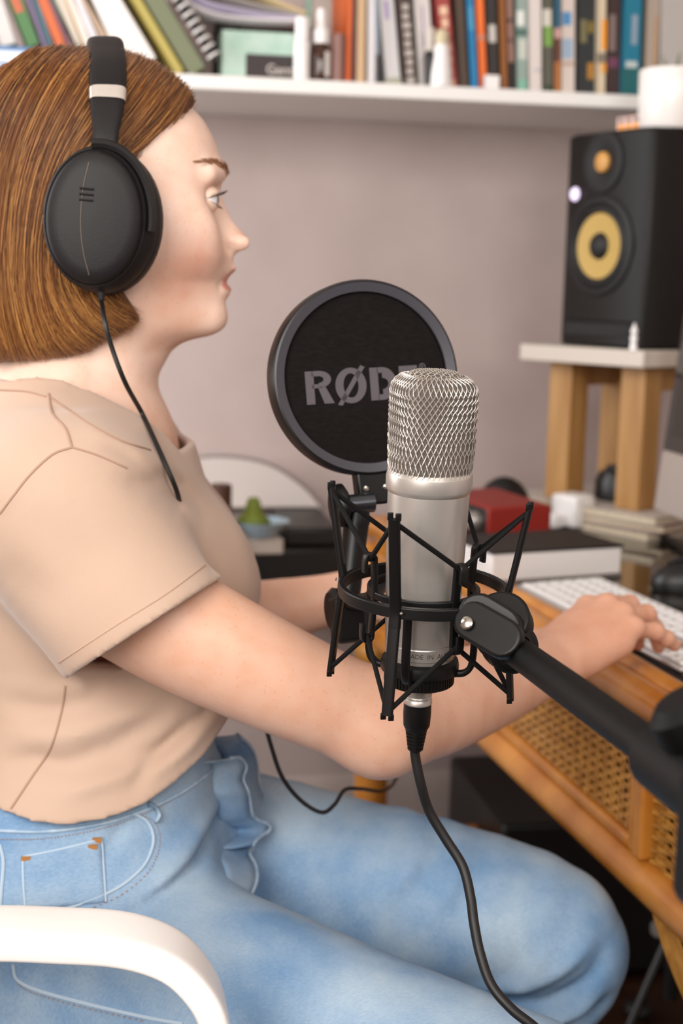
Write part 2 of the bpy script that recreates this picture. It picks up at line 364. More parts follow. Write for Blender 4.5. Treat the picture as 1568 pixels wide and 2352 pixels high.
MB().lathe([(.0058, .0515), (.0075, .07), (.009, .082), (.005, .087), (0, .088)], (0, 0, 0), seg=18).obj('bristles', mat('pale_bristle', '#cfc6bd', 0.8, bump=0.5, bscale=700), t, world=False)
t = thing('carton', 'tiny white carton before the black book on the shelf', 'box', (sx(1131, 2.185), 2.185, ST))
MB().box((0, 0.008, 0.0105), (0.0225, 0.016, 0.021)).obj('carton_body', m_wp, t, world=False, bevel=0.001)
MB().box((0, 0.008, 0.0212), (0.0205, 0.014, 0.0006)).obj('lid_flap', mat('card_peach', '#e2c2ae', 0.6), t, world=False)
# dark wooden box behind, sagging sheets on top of it
t = thing('wooden_box', 'dark brown wooden box behind the mint carton', 'box', (sx(635, 2.33), 2.33, ST))
b = MB(); xw = 0.07
b.box((0, 0.06, 0.004), (2*xw, 0.14, 0.008)).box((0, -0.007, 0.052), (2*xw, 0.012, 0.096)).box((0, 0.127, 0.052), (2*xw, 0.012, 0.096)).box((-xw+.006, 0.06, 0.052), (.012, .14, .096)).box((xw-.006, 0.06, 0.052), (.012, .14, .096))
b.obj('box_body', mat('dark_wood', '#4a2a18', 0.5, color2='#2b170d', nscale=12, nstretch=(1, 6, 6)), t, world=False, bevel=0.002)
MB().box((0, -0.0145, 0.06), (0.012, 0.004, 0.02)).obj('clasp', mat('brass', '#b08d57', 0.3, 1.0), t, world=False)
def sheet(name, label, pts, y, d, mm, cat='paper', th=0.0012, group=None):
    P = bez([on(px, py, 1, y) for px, py in pts], 28)
    A = np.stack([P, P+np.array([0.0, d*0.5, 0.002]), P+np.array([0.0, d, 0])], 1)
    o = MB().grid(A).obj(name, mm, solid=th); return tag(o, label, cat, group)
sheet('magazine', 'sagging white and grey magazine hanging over the mint carton', [(400, -30), (440, 8), (500, 32), (580, 42), (690, 46)], 2.24, .17, mat('glossy_paper', '#e5dde2', 0.3), 'magazine', .004)
sheet('magazine', 'lilac grey sheet fanned above the sagging white magazine', [(420, -40), (470, 0), (540, 18), (620, 33), (700, 40)], 2.245, .16, mat('lilac_paper', '#b9b2c8', 0.4), 'magazine', .003)
sheet('magazine', 'beige grey sheet fanned above the lilac one', [(470, -40), (520, -12), (600, 12), (660, 26), (700, 36)], 2.25, .16, mat('grey_paper', '#a8a29a', 0.5), 'magazine', .003)
sheet('magazine', 'cream edged sheet topmost of the fanned paper', [(560, -40), (620, -6), (670, 16), (705, 30)], 2.255, .15, mat('cream_paper', '#d9c59c', 0.5), 'magazine', .004)
t = thing('camera_pouch', 'black fabric pouch with a metal ring, beside the spiral notebook', 'pouch', (sx(524, 2.30), 2.30, ST))
b = MB(); b.prism([(-.022, 0), (.022, 0), (.021, .085), (.011, .112), (-.013, .112), (-.022, .09)], (0, 0, 0), (1, 0, 0), (0, 0, 1), (0, 0.05, 0)); b.obj('pouch_body', m_bk, t, world=False, bevel=0.006)
MB().tube([(0.004+.006*cos(a), -.004, .085+.006*sin(a)) for a in np.linspace(0, 2*pi, 13)[:-1]], .0012, 6, closed=True).obj('ring', mat('pewter', '#b49a90', 0.3, 1.0), t, world=False)
t = thing('picture_frame', 'sea green edged frame behind the dropper bottle', 'frame', (sx(752, 2.34), 2.34, ST))
MB().box((0, 0, .08), (.07, .006, .16)).obj('backing_sheet', mat('pale_print', '#b8b6b0', 0.5), t, world=False)
for x in (-.034, .034): MB().box((x, -.004, .08), (.008, .012, .16)).obj('frame_side', mat('sea_green', '#7fae9f', 0.4), t, world=False)
for z in (.004, .156): MB().box((0, -.004, z), (.06, .012, .008)).obj('frame_rail', MATS['sea_green'], t, world=False)
# ------------------------------------------------------------------ rattan desk
m_honey = mat('honey_rattan', '#cf8a38', 0.32, color2='#b26c24', nscale=14, nstretch=(1, 1, 1), coat=0.3)
m_cane = mat('cane_strand', '#c48c3c', 0.45, color2='#a06a28', nscale=60)
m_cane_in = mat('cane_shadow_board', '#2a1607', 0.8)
m_top = mat('desk_panel', '#6b4218', 0.3, color2='#3c220b', nscale=7, nstretch=(3, 1, 1), contrast=(0.3, 0.7))
O2 = V(0.4315, 2.22, 0); EY = unit(V(0.0655, -0.998, 0)); EX = unit(V(0.998, 0.0655, 0))
DM = Matrix(((EX[0], EY[0], 0, O2[0]), (EX[1], EY[1], 0, O2[1]), (0, 0, -1 if False else 1, 0), (0, 0, 0, 1)))
# local axes: x into the desk, y along the front edge towards the room, z up (left handed on purpose is avoided by building in world space)
def dw(x, y, z): return O2 + x*EX + y*EY + V(0, 0, z)
DR = np.stack([EX, EY, V(0, 0, 1)], 1)
desk = thing('rattan_desk', 'honey coloured rattan desk with cane drawer fronts and a glass top', 'desk', (O2[0], O2[1], 0))
def dbox(name, x0, x1, y0_, y1, z0, z1, mm, parent=None, bevel=0.003, bs=2):
    return MB().box(dw((x0+x1)/2, (y0_+y1)/2, (z0+z1)/2), (x1-x0, y1-y0_, z1-z0), DR).obj(name, mm, parent or desk, bevel=bevel, bseg=bs)
DL = 1.21; DD = 0.64                                            # length along the edge, depth
def pole(name, a, b, r, mm=None, parent=None, seg=14):
    return MB().tube([a, b], r, seg).obj(name, mm or m_honey, parent or desk)
# top frame: rounded outer rail and an inner rail on each side
for nm, a, b in (('front_rail', dw(.014, 0, .722), dw(.014, DL, .722)), ('back_rail', dw(DD-.014, 0, .722), dw(DD-.014, DL, .722)), ('end_rail', dw(0, .014, .722), dw(DD, .014, .722)), ('end_rail', dw(0, DL-.014, .722), dw(DD, DL-.014, .722))):
    pole(nm, a, b, .017)
for nm, a, b in (('front_inner_rail', dw(.043, .03, .728), dw(.043, DL-.03, .728)), ('end_inner_rail', dw(.03, .043, .728), dw(DD-.03, .043, .728))):
    pole(nm, a, b, .0125)
dbox('top_panel', .055, DD-.02, .05, DL-.03, .716, .7335, m_top, bevel=.001)
m_tglass = mat('table_glass', '#cfd6d0', 0.03, trans=1.0)
dbox('glass_top', .06, DD-.03, .056, DL-.036, .7345, .7395, m_tglass, bevel=.001)
dbox('dark_joint', .0535, .0605, .05, DL-.03, .722, .737, m_blk, bevel=0)
# apron: bottom rail, posts, drawers with frames and woven cane
AX = .004
pole('bottom_rail', dw(AX+.012, .05, .5535), dw(AX+.012, DL-.02, .5535), .0205)
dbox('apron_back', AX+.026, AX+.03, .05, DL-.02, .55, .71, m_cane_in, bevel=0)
dbox('top_apron_strip', AX, AX+.02, .05, DL-.02, .690, .709, m_honey)
def cane_drawer(ya, yb, z0=.5735, z1=.69):
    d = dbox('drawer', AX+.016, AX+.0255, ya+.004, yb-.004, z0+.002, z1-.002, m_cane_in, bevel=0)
    fw_ = .014
    for nm, y0_, y1, za, zb in (('drawer_frame_side', ya, ya+fw_, z0, z1), ('drawer_frame_side', yb-fw_, yb, z0, z1), ('drawer_frame_rail', ya+fw_, yb-fw_, z0, z0+fw_), ('drawer_frame_rail', ya+fw_, yb-fw_, z1-fw_, z1)):
        o = dbox(nm, AX+.001, AX+.0158, y0_+.0003, y1-.0003, za+.0003, zb-.0003, m_honey, d, bevel=.004)
    # woven cane: uprights, level strands and both diagonals, each wave over and under
    A, B, C0, C1 = ya+fw_, yb-fw_, z0+fw_, z1-fw_
    cw = MB(); p = .0098; xs = AX+.010
    def strand(y0_, z0_, y1, z1_, ph, r=.0011, n=None):
        L_ = math.hypot(y1-y0_, z1_-z0_); n = n or max(3, int(L_/p*2)+1)
        tt = np.linspace(0, 1, n); pts = [dw(xs+.0014*((k+ph) % 2*2-1), y0_+(y1-y0_)*u, z0_+(z1_-z0_)*u) for k, u in enumerate(tt)]
        cw.tube(pts, r, 4, caps=False)
    ny = int((B-A)/p); nz = int((C1-C0)/p)
    for i in range(ny+1):
        y_ = A+(B-A)*i/ny
        strand(y_-.0013, C0, y_-.0013, C1, i); strand(y_+.0013, C0, y_+.0013, C1, i)
    for j in range(nz+1):
        z_ = C0+(C1-C0)*j/nz
        strand(A, z_-.0013, B, z_-.0013, j+1); strand(A, z_+.0013, B, z_+.0013, j+1)
    Hh = C1-C0
    for i in range(-nz, ny+1):
        for s in (1, -1):
            ys = A+(B-A)*(i+.5)/ny; a0, a1 = max(ys, A), min(ys+Hh, B)
            if a1-a0 < p*.6: continue
            zz = lambda yy: (C0+(yy-ys)) if s > 0 else (C1-(yy-ys))
            strand(a0, zz(a0), a1, zz(a1), i, .0009, max(3, int((a1-a0)/p)+1))
    o = cw.obj('woven_cane', m_cane, d); o['kind'] = 'stuff'
    return d
cane_drawer(.085, .540); cane_drawer(.560, 1.005)
for y_ in (.070, .550, 1.0165):
    dbox('apron_post', AX-.002, AX+.022, y_-.0095, y_+.0095, .574, .6895, m_honey, bevel=.004)
# corner section woven from level cords over uprights, narrowing to the leg
ya, yb = 1.029, 1.19
for y_ in (1.037, 1.067, 1.10, 1.133, 1.166, 1.188): pole('corner_upright', dw(AX+.016, y_, .535), dw(AX+.016, y_, .70), .0042, m_cane)
for k in range(27):
    z_ = .540+k*.0060; ph = k % 2
    pts = [dw(AX+.012+(.0020 if (i+ph) % 2 else -.0030), ya+(yb-ya)*i/10, z_) for i in range(11)]
    MB().tube(bez(pts, 21), .0024, 5, caps=True).obj('cord', m_cane, desk)
for k in range(8):
    a0 = dw(AX+.008, 1.03+.006*k, .545); a1 = dw(AX+.02, 1.12+.012*k, .455-.004*k)
    MB().tube(bez([a0, (a0+a1)/2+V(-.004, 0, 0), a1], 7), .0024, 5).obj('fan_cord', m_cane, desk)
# legs
def leg(x, y):
    o = MB().tube([dw(x, y, 0), dw(x, y, .70)], [.026, .030], 16).obj('leg', m_honey, desk)
    for z in (.05, .52, .66): MB().lathe([(.0300, -.012), (.0325, -.008), (.0325, .008), (.0300, .012)], dw(x, y, z), (0, 0, 1), 16).obj('leg_binding', m_cane, o)
for x in (.012, DD-.03):
    for y in (.03, 1.185): leg(x, y)
pole('stretcher', dw(.03, .03, .2), dw(DD-.03, .03, .2), .013)
pole('stretcher', dw(DD-.03, .03, .2), dw(DD-.03, 1.185, .2), .013)
pole('stretcher', dw(.03, 1.185, .2), dw(DD-.03, 1.185, .2), .013)
for p in (0,):
    dbox('far_end_apron', .02, DD-.02, .008, .018, .56, .705, m_honey)

# ------------------------------------------------------------------ things under the desk
t = thing('storage_box', 'black box standing on the floor under the desk', 'box', (.80, 2.22, 0))
MB().box((.80, 2.22, .14), (.34, .34, .26)).obj('box_body', m_blk, t, bevel=.006)
for x in (.67, .93):
    for y in (2.09, 2.35): MB().lathe([(.015, 0), (.013, .0105)], (x, y, 0), seg=12).obj('foot', m_blk, t)
m_dw = mat('dark_wood', '#4a2a18', 0.5)
# ------------------------------------------------------------------ keyboard
KZ = .7398
k0, k1 = on(1182, 1351, 2, KZ), on(1562, 1545, 2, KZ); kc = on(1350, 1315, 2, KZ)
ky = unit(k1-k0); kx = unit(V(-ky[1], ky[0], 0)); kx = kx if kx[0] > 0 else -kx; KL = float(np.linalg.norm(k1-k0)); KD = .118
kb = thing('keyboard', 'slim white keyboard with silver base under the right hand', 'keyboard', tuple(k0))
KR = np.stack([kx, ky, V(0, 0, 1)], 1)
def kw(x, y, z): return k0+x*kx+y*ky+V(0, 0, z)
m_alu = mat('aluminium', '#c9c6c4', 0.35, 0.8); m_key = mat('key_white', '#ece9e7', 0.4); m_leg = mat('key_print', '#77746f', 0.6)
b = MB(); b.prism([(0, 0), (KD, 0), (KD, .0085), (0, .004)], kw(0, 0, 0), kx, V(0, 0, 1), ky*KL); b.obj('keyboard_base', m_alu, kb, bevel=.0012)
rows = [13, 14, 14, 13, 12, 9]; tilt = math.atan(.0045/KD)
keymesh = {}
def key(y0_, y1, x0, x1):
    wk, hk = round(y1-y0_-.0026, 4), round(x1-x0-.0026, 4)
    if (wk, hk) not in keymesh:
        b = MB(); b.box((0, 0, .0016), (hk, wk, .003)); o = b.obj('key', m_key, kb, world=False, bevel=.0006, bseg=1); keymesh[(wk, hk)] = o
    else:
        o = keymesh[(wk, hk)].copy(); COL.objects.link(o); o.parent = kb
    xm = (x0+x1)/2; P = kw(xm, (y0_+y1)/2, .0041+.0045*xm/KD)-k0
    R3 = np.stack([kx*cos(tilt)+V(0, 0, sin(tilt)), ky, np.cross(kx, ky)*1.0], 1); 
    R3[:, 2] = np.cross(R3[:, 0], R3[:, 1]);
    if R3[2, 2] < 0: R3[:, 2] *= -1; R3[:, 1] *= -1
    M = Matrix([list(R3[i])+[P[i]] for i in range(3)]+[[0, 0, 0, 1]]); o.matrix_basis = M
    return xm, (y0_+y1)/2
pr = MB(); main = KL*.69; num = KL*.745; nk = 0
xr = [KD-.006-(i+1)*.0178 for i in range(6)]
for r_ in range(6):
    x0 = xr[r_]; x1 = x0+.0178 if r_ else x0+.0165
    if r_ == 5: widths = [1, 1, 1.3, 6.2, 1.3, 1, 1, 1, 1]
    elif r_ == 4: widths = [2.3]+[1]*10+[2.3]
    elif r_ == 3: widths = [1.8]+[1]*11+[1.9]
    elif r_ == 2: widths = [1.5]+[1]*12+[1.5]
    elif r_ == 1: widths = [1]*13+[1.6]
    else: widths = [1.2]+[1]*13
    sc = (main-.008)/sum(widths); y_ = .006
    for wd in widths: xm, ym = key(y_, y_+wd*sc, x0, x1); pr.box(kw(xm, ym, .0074+.0045*xm/KD), (.004, .003, .0002), KR); y_ += wd*sc
    for j in range(3):
        if r_ in (3,) or (r_ == 4 and j != 1): continue
        a = KL*.70+j*.0185; xm, ym = key(a, a+.0185, x0, x1); pr.box(kw(xm, ym, .0074+.0045*xm/KD), (.004, .003, .0002), KR)
    for j in range(4):
        a = KL*.70+.062+j*.0158; 
        if a+.0158 > KL-.003: continue
        xm, ym = key(a, a+.0158, x0, x1); pr.box(kw(xm, ym, .0074+.0045*xm/KD), (.004, .003, .0002), KR)
o = pr.obj('key_legends', m_leg, kb, smooth=False); o['kind'] = 'stuff'

# ------------------------------------------------------------------ white boxed book, red interface
DZ = .7398
t = thing('paper_ream', 'thick white book block lying on the desk in front of the red box', 'book', (.60, 1.76, DZ))
p0 = on(1128, 1345, 2, DZ); p1 = on(1424, 1325, 2, DZ); ex = unit(p1-p0); ey = V(-ex[1], ex[0], 0); L_ = float(np.linalg.norm(p1-p0))
RR = np.stack([ex, ey, V(0, 0, 1)], 1); c0 = (p0+p1)/2+ey*.06
m_paper = mat('white_paper', '#e3dcd8', 0.7)
MB().box(c0+V(0, 0, .0215), (L_, .12, .034), RR).obj('page_block', m_paper, t, bevel=.002)
MB().box(c0+V(0, 0, .0024), (L_+.004, .124, .0045), RR).obj('back_cover', mat('grey_card', '#6e645e', .7), t, bevel=.001)
MB().box(c0+V(0, 0, .0408), (L_+.004, .124, .0035), RR).obj('front_cover', mat('dark_card', '#1d1714', .6), t, bevel=.001)
ti = thing('audio_interface', 'red metal audio interface with knobs on a black front panel', 'audio interface', tuple(on(1118, 1240, 1, 1.86)))
q0 = on(1118, 1243, 1, 1.86); q1 = on(1290, 1228, 1, 1.86+.02); ix = unit(V(q1[0]-q0[0], q1[1]-q0[1], 0)); iy = V(-ix[1], ix[0], 0); IR = np.stack([ix, iy, V(0, 0, 1)], 1)
z0 = q0[2]; IL = .098; IW = .175; IH = .047
m_red = mat('red_anodised', '#8e1d10', 0.5, 0.1)
def iw(x, y, z): return V(q0[0], q0[1], z0)+x*ix+y*iy+V(0, 0, z)
MB().box(iw(IL/2, IW/2, IH/2), (IL, IW, IH), IR).obj('case', m_red, ti, bevel=.003)
MB().box(iw(-.001, IW/2, IH/2), (.0028, IW-.006, IH-.006), IR).obj('front_panel', mat('panel_black', '#14110f', .35), ti, bevel=.001)
for y_, z_, r_ in ((.03, .024, .013), (.062, .03, .007), (.09, .024, .013), (.125, .028, .0095), (.155, .024, .006)):
    MB().lathe([(0, .014), (r_*.85, .014), (r_, .011), (r_, 0)], iw(-.0024, y_, z_), -ix, 20).obj('knob', mat('knob_silver', '#a8a29e', .3, .6) if r_ != .0095 else m_blk, ti)
for y_ in (.02, .155):
    for x_ in (.015, .085): MB().box(iw(x_, y_, -.0012), (.012, .012, .0024), IR).obj('rubber_foot', m_blk, ti)
print('interface base z', z0)
# dark book carrying the interface
if z0-.0024 > DZ+.004:
    t = thing('hardback', 'thick dark book lying under the red audio interface', 'book', tuple(iw(0, 0, DZ-z0)))
    hh = z0-.0024-DZ
    MB().box(iw(IL/2, IW/2+.005, DZ-z0+hh/2), (IL+.012, IW-.002, hh-.006), IR).obj('page_block', m_page, t)
    MB().box(iw(IL/2, IW/2+.005, DZ-z0+hh-.0015), (IL+.018, IW+.004, .003), IR).box(iw(IL/2, IW/2+.005, DZ-z0+.0015), (IL+.018, IW+.004, .003), IR).box(iw(-.0075, IW/2+.005, DZ-z0+hh/2), (.003, IW+.004, hh), IR).obj('cover', MATS['dark_card'], t, bevel=.0008)
# ------------------------------------------------------------------ magazines under the speaker stand
a_, c_ = V(.71, 2.163, 0), V(.81, 2.005, 0)
se = unit(c_-a_); sn = V(-se[1], se[0], 0); sn = -sn if sn[0] < 0 else sn           # se: along the front, sn: to the back
SR = np.stack([se, sn, V(0, 0, 1)], 1)
def sw(x, y, z): return V(a_[0], a_[1], 0)+x*se+y*sn+V(0, 0, z)
zz = DZ
for i, (cc, lab) in enumerate((('#b9aca2', 'pale beige magazine lowest in the pile under the speaker stand'), ('#7d5a58', 'dull rose magazine in the pile under the speaker stand'), ('#c6bdb4', 'off white magazine topmost in the pile under the speaker stand'))):
    hh = .0118; t = thing('magazine', lab, 'magazine', tuple(sw(.1, .1, zz)))
    rr = radians((-4, 3, -1)[i]); R3 = SR @ np.array([[cos(rr), -sin(rr), 0], [sin(rr), cos(rr), 0], [0, 0, 1]])
    MB().box(sw(.085, .10, zz+hh/2), (.30, .25, hh-.002), R3).obj('page_block', m_page, t)
    MB().box(sw(.085, .10, zz+hh-.0008), (.305, .255, .0014), R3).box(sw(.085, .10, zz+.0008), (.305, .255, .0014), R3).obj('cover', mat('mag_'+cc[1:], cc, .4), t)
    zz += hh+.0001
# ------------------------------------------------------------------ speaker stand
m_pine = mat('pine_wood', '#b0854e', 0.5, color2='#9a6d36', nscale=8, nstretch=(6, 6, .6))
SZ = 1.018; SWd, SDp = .205, .20
st = thing('speaker_stand', 'home made pine stand with a white top board under the speaker', 'stand', tuple(sw(.09, .1, zz)))
MB().box(sw(SWd/2-.012, SDp/2-.012, SZ-.0125), (SWd+.03, SDp+.062, .025), SR).obj('top_board', mat('whitewash_board', '#c6bcb0', .5), st, bevel=.002)
for x in (.022, SWd-.045):
    for y in (.022, SDp-.045):
        MB().box(sw(x, y, (zz+SZ-.0252)/2), (.044, .044, SZ-.0252-zz), SR).obj('leg', m_pine, st, bevel=.002)
for x in (.022, SWd-.045): MB().box(sw(x, SDp/2-.012, SZ-.045), (.022, SDp-.112, .038), SR).obj('apron_rail', m_pine, st, bevel=.001)
# ------------------------------------------------------------------ studio speaker
m_spk = mat('speaker_vinyl', '#0f0c09', .5, bump=.15, bscale=500, spec=.3); m_cone = mat('yellow_cone', '#b99a54', .55); m_rub = mat('rubber', '#0b0a0a', .6)
sp = thing('studio_speaker', 'black studio speaker with yellow woofer cone on the pine stand', 'speaker', tuple(sw(.09, .12, SZ+.001)))
PW, PD, PH_ = .206, .235, .318; ox = -.004
s2 = unit(V(.35, -.937, 0)); n2 = V(-s2[1], s2[0], 0); PR = np.stack([s2, n2, V(0, 0, 1)], 1)
def pw(x, y, z): return V(.716, 2.175, SZ+.001+z)+s2*x+n2*y
# cabinet: rounded front with bevelled edges; plan outline extruded upwards
c = .03
b = MB(); b.prism([(c, 0), (PW-c, 0), (PW-.008, .010), (PW, .032), (PW, PD), (0, PD), (0, .032), (.008, .010)], pw(0, 0, 0), s2, n2, V(0, 0, PH_))
b.obj('cabinet', m_spk, sp, bevel=.004)
fx = PW/2
def disc(name, z, prof, mm, par=None, x=None, seg=40): return MB().lathe(prof, pw(fx if x is None else x, 0, z), -n2, seg).obj(name, mm, par or sp)
wf = disc('woofer', .150, [(.075, 0), (.075, .003), (.070, .006), (.064, .006), (.061, .002)], m_rub)
disc('surround', .150, [(.062, .002), (.059, .006), (.053, .007), (.0485, .003)], m_rub, wf)
disc('cone', .150, [(.049, .0035), (.036, .002), (.022, .0012), (.0195, .001)], m_cone, wf)
disc('dust_cap', .150, [(.0205, .001), (.018, .006), (.011, .0095), (0, .011)], m_rub, wf)
tw = disc('tweeter', .273, [(.045, 0), (.044, .004), (.036, .006), (.024, .003), (.018, .002)], m_rub)
disc('tweeter_dome', .273, [(.0155, .002), (.0145, .006), (.009, .009), (0, .0105)], mat('tweeter_gold', '#c4914c', .5), tw)
disc('logo_badge', .229, [(.0105, .001), (.0095, .003), (0, .0032)], mat('badge_lit', '#e9dcf2', .3, emit='#d9c6f0', estr=.9), None, .040, 20)
MB().box(pw(fx, -.0005, .026), (.145, .003, .02), PR).obj('bass_port', m_rub, sp, bevel=.001)
MB().tube([pw(fx-.078, -.001, .038), pw(fx+.078, -.001, .038)], .0018, 6).obj('port_lip', m_spk, sp)
for x in (.02, PW-.02):
    for y in (.04, PD-.03): MB().box(pw(x, y, -.0004), (.02, .02, .0008), PR).obj('foot_pad', m_rub, sp)
# white pot and small patterned box on the speaker
PT = SZ+.001+PH_
pc = on(1545, 240, 1, 2.045)
t = thing('plant_pot', 'white ceramic pot standing on top of the speaker', 'pot', (pc[0], pc[1], PT))
MB().lathe([(0, .001), (.046, .001), (.050, .006), (.0515, .084), (.0505, .086), (.0485, .086), (.047, .07), (0, .07)], (pc[0], pc[1], PT), seg=48).obj('pot_body', mat('white_ceramic', '#eee9e4', .25), t)
MB().lathe([(.0465, .072), (.03, .074), (0, .0745)], (pc[0], pc[1], PT), seg=32).obj('soil', mat('potting_soil', '#2f2318', .9, bump=.8, bscale=300), t)
for k in range(7):
    a = k*.9; MB().tube(bez([(pc[0], pc[1], PT+.074), (pc[0]+.012*cos(a), pc[1]+.012*sin(a), PT+.085), (pc[0]+.03*cos(a), pc[1]+.03*sin(a), PT+.092+.003*k)], 8), np.linspace(.004, .0008, 8), 6, flat=.4).obj('leaf', mat('succulent', '#5f7448', .5), t)
bc = on(1462, 262, 1, 2.075)
t = thing('matchbox', 'small pink box with orange and grey pattern on the speaker edge', 'box', (bc[0], bc[1], PT))
MB().box((bc[0], bc[1], PT+.011), (.052, .03, .0215), PR).obj('box_sleeve', mat('pink_card', '#e8c3b8', .5), t, bevel=.0008)
for k in (-1, 0, 1):
    MB().box(V(bc[0], bc[1], PT+.006)+s2*(.016*k)-n2*.0153, (.011, .0008, .010), PR).obj('printed_patch', mat('orange_print', '#ec9a2c', .5), t)
    MB().box(V(bc[0], bc[1], PT+.0165)+s2*(.016*k)-n2*.0153, (.009, .0008, .006), PR).obj('printed_patch', mat('slate_print', '#555a5c', .5), t)
# tiny white figurine on the stand's edge
fp = on(1449, 790, 1, 1.998)
fg = V(.7765, 1.984, SZ); 
t = thing('figurine', 'tiny white figurine standing on the edge of the stand board', 'figurine', tuple(fg))
MB().lathe([(0, 0), (.0065, 0), (.0055, .003), (.004, .012), (.0055, .018), (.0035, .022)], fg, seg=14).obj('figure_body', m_wp, t)
MB().lathe([(.0028, .0215), (.005, .0255), (.005, .029), (.003, .0325), (.0009, .039), (0, .0395)], fg, seg=14).obj('figure_head', m_wp, t)

# ------------------------------------------------------------------ monitor
mo = thing('monitor', 'thin desktop computer with black screen and silver chin beside the speaker', 'computer', (.86, 1.66, DZ))
m_scr = mat('screen_glass', '#060606', .06, coat=.6); m_chin = mat('silver_chin', '#b7aca4', .4, .3)
tl = radians(6); mz = V(sin(tl), 0, cos(tl)); mn = V(-cos(tl), 0, sin(tl)); mx = V(0, -1, 0)
MR = np.stack([mx, mn, mz], 1); mb0 = V(.792, 1.908, .797)
def mw(x, y, z): return mb0+x*mx+y*mn+z*mz
MB().box(mw(.265, -.005, .20), (.53, .010, .40), MR).obj('back_shell', m_chin, mo, bevel=.003)
MB().box(mw(.265, .0008, .242), (.528, .0016, .315), MR).obj('screen', m_scr, mo)
MB().box(mw(.265, .0008, .041), (.528, .0016, .082), MR).obj('chin', m_chin, mo)
ap = mw(.265, .0020, .255)
MB().box(mw(.264, .0018, .245), (.49, .0006, .28), MR).obj('display', mat('display_dim', '#151210', .1, emit='#8a8680', estr=.05), mo)
MB().prism([(0, 0), (.012, 0), (.10, -.05), (.19, -.053), (.19, -.058), (.02, -.058), (.0, -.03)], mw(.175, -.011, .06), V(1, 0, 0), V(0, 0, 1), V(0, -.18, 0)).obj('foot_stand', m_chin, mo, bevel=.002)
# ------------------------------------------------------------------ mouse, cable, papers on the desk
def ellipsoid(name, c, r, mm, parent=None, R=None, cut=None, n=20):
    b = MB(); th = np.linspace(0, pi, n//2+1); prof = [(sin(a), -cos(a)) for a in th]
    b.lathe(prof, (0, 0, 0), seg=n); v = np.concatenate(b.v)*np.asarray(r)
    if cut is not None: v[:, 2] = np.maximum(v[:, 2], cut)
    if R is not None: v = v @ np.asarray(R).T
    b.v = [v+np.asarray(c)]; return b.obj(name, mm, parent)
mp_ = on(1590, 1352, 2, DZ)
t = thing('mouse', 'black computer mouse on the glass desk top beyond the keyboard', 'mouse', tuple(mp_))
ellipsoid('mouse_shell', mp_+V(0, 0, .006), (.055, .031, .032), m_blk, t, cut=-.006)
MB().tube([mp_+V(-.034, 0, .032), mp_+V(-.02, 0, .0375), mp_+V(-.006, 0, .0385)], .0035, 8).obj('scroll_wheel', MATS['rubber'], t)
def cable(name, label, pts, r, mm, seg=8, n=70, cat='cable'):
    return tag(MB().tube(bez(pts, n), r, seg).obj(name, mm), label, cat)
m_cab = mat('cable_black', '#0c0b0b', .5)
def dp(px, py, h=0): p = on(px, py, 2, DZ+h); return p
cable('cable', 'thick black cable running over the desk before the speaker stand', [dp(1335, 1165, .005), dp(1400, 1172, .0052), dp(1470, 1205, .0052), dp(1560, 1252, .0052), dp(1640, 1290, .0052)], .005, m_cab)
t = thing('notepad', 'pale grey notepad lying on the desk behind the thick black cable', 'notepad', tuple(dp(1420, 1215)))
q = [dp(1330, 1205), dp(1440, 1235), dp(1510, 1213), dp(1400, 1180)]
MB().add([*q, *[p+V(0, 0, .006) for p in q]], [(3, 2, 1, 0), (4, 5, 6, 7), (0, 1, 5, 4), (1, 2, 6, 5), (2, 3, 7, 6), (3, 0, 4, 7)]).obj('sheet_block', mat('grey_sheet', '#a89c90', .6), t)
MB().add([p+V(0, 0, .0062) for p in (q[0], q[0]*.85+q[1]*.15, q[3]*.85+q[2]*.15, q[3])], [(0, 1, 2, 3)]).obj('binding_tape', mat('tape_dark', '#4d4038', .6), t, solid=.0004)
# clutter behind the interface: black headset puck, white adapter, dark camera-like device
def puck(name, label, cat, px, py, h, r, hh, mm, lidm):
    p = sw(.085, .075, zz); t = thing(name, label, cat, tuple(p))
    MB().lathe([(0, 0), (r*.9, 0), (r, .004), (r, hh*.6), (r*.8, hh*.9), (0, hh)], p, seg=24).obj('shell', mm, t)
    MB().lathe([(r*.55, hh*.96), (r*.5, hh+.004), (0, hh+.005)], p, seg=20).obj('button', lidm, t); return t
puck('desk_gadget', 'rounded black gadget on the desk beneath the speaker stand', 'gadget', 1382, 1128, 0, .035, .05, m_blk, m_rub)
t = thing('power_adapter', 'white square power adapter with plug beside the pine stand leg', 'adapter', tuple(on(1312, 1150, 1, 2.08)))
p = on(1316, 1150, 1, 2.09); p = V(p[0], p[1], DZ); MB().box(p+V(0, 0, .026), (.05, .05, .05), SR).obj('adapter_body', m_wp, t, bevel=.006)
MB().box(p+V(-.036, -.012, .0115), (.03, .026, .0225), SR).obj('plug', m_wp, t, bevel=.005)
p = on(1158, 1100, 1, 2.10); p = V(p[0], p[1], DZ)
t = thing('glasses_case', 'black soft glasses case lying behind the red audio interface', 'case', tuple(p))
ellipsoid('case_body', p+V(0, 0, .022), (.045, .03, .055), m_blk, t, cut=-.0215)
MB().tube([p+V(-.03, -.018, .05), p+V(0, -.024, .058), p+V(.03, -.018, .05)], .0015, 6).obj('zipper', m_rub, t)
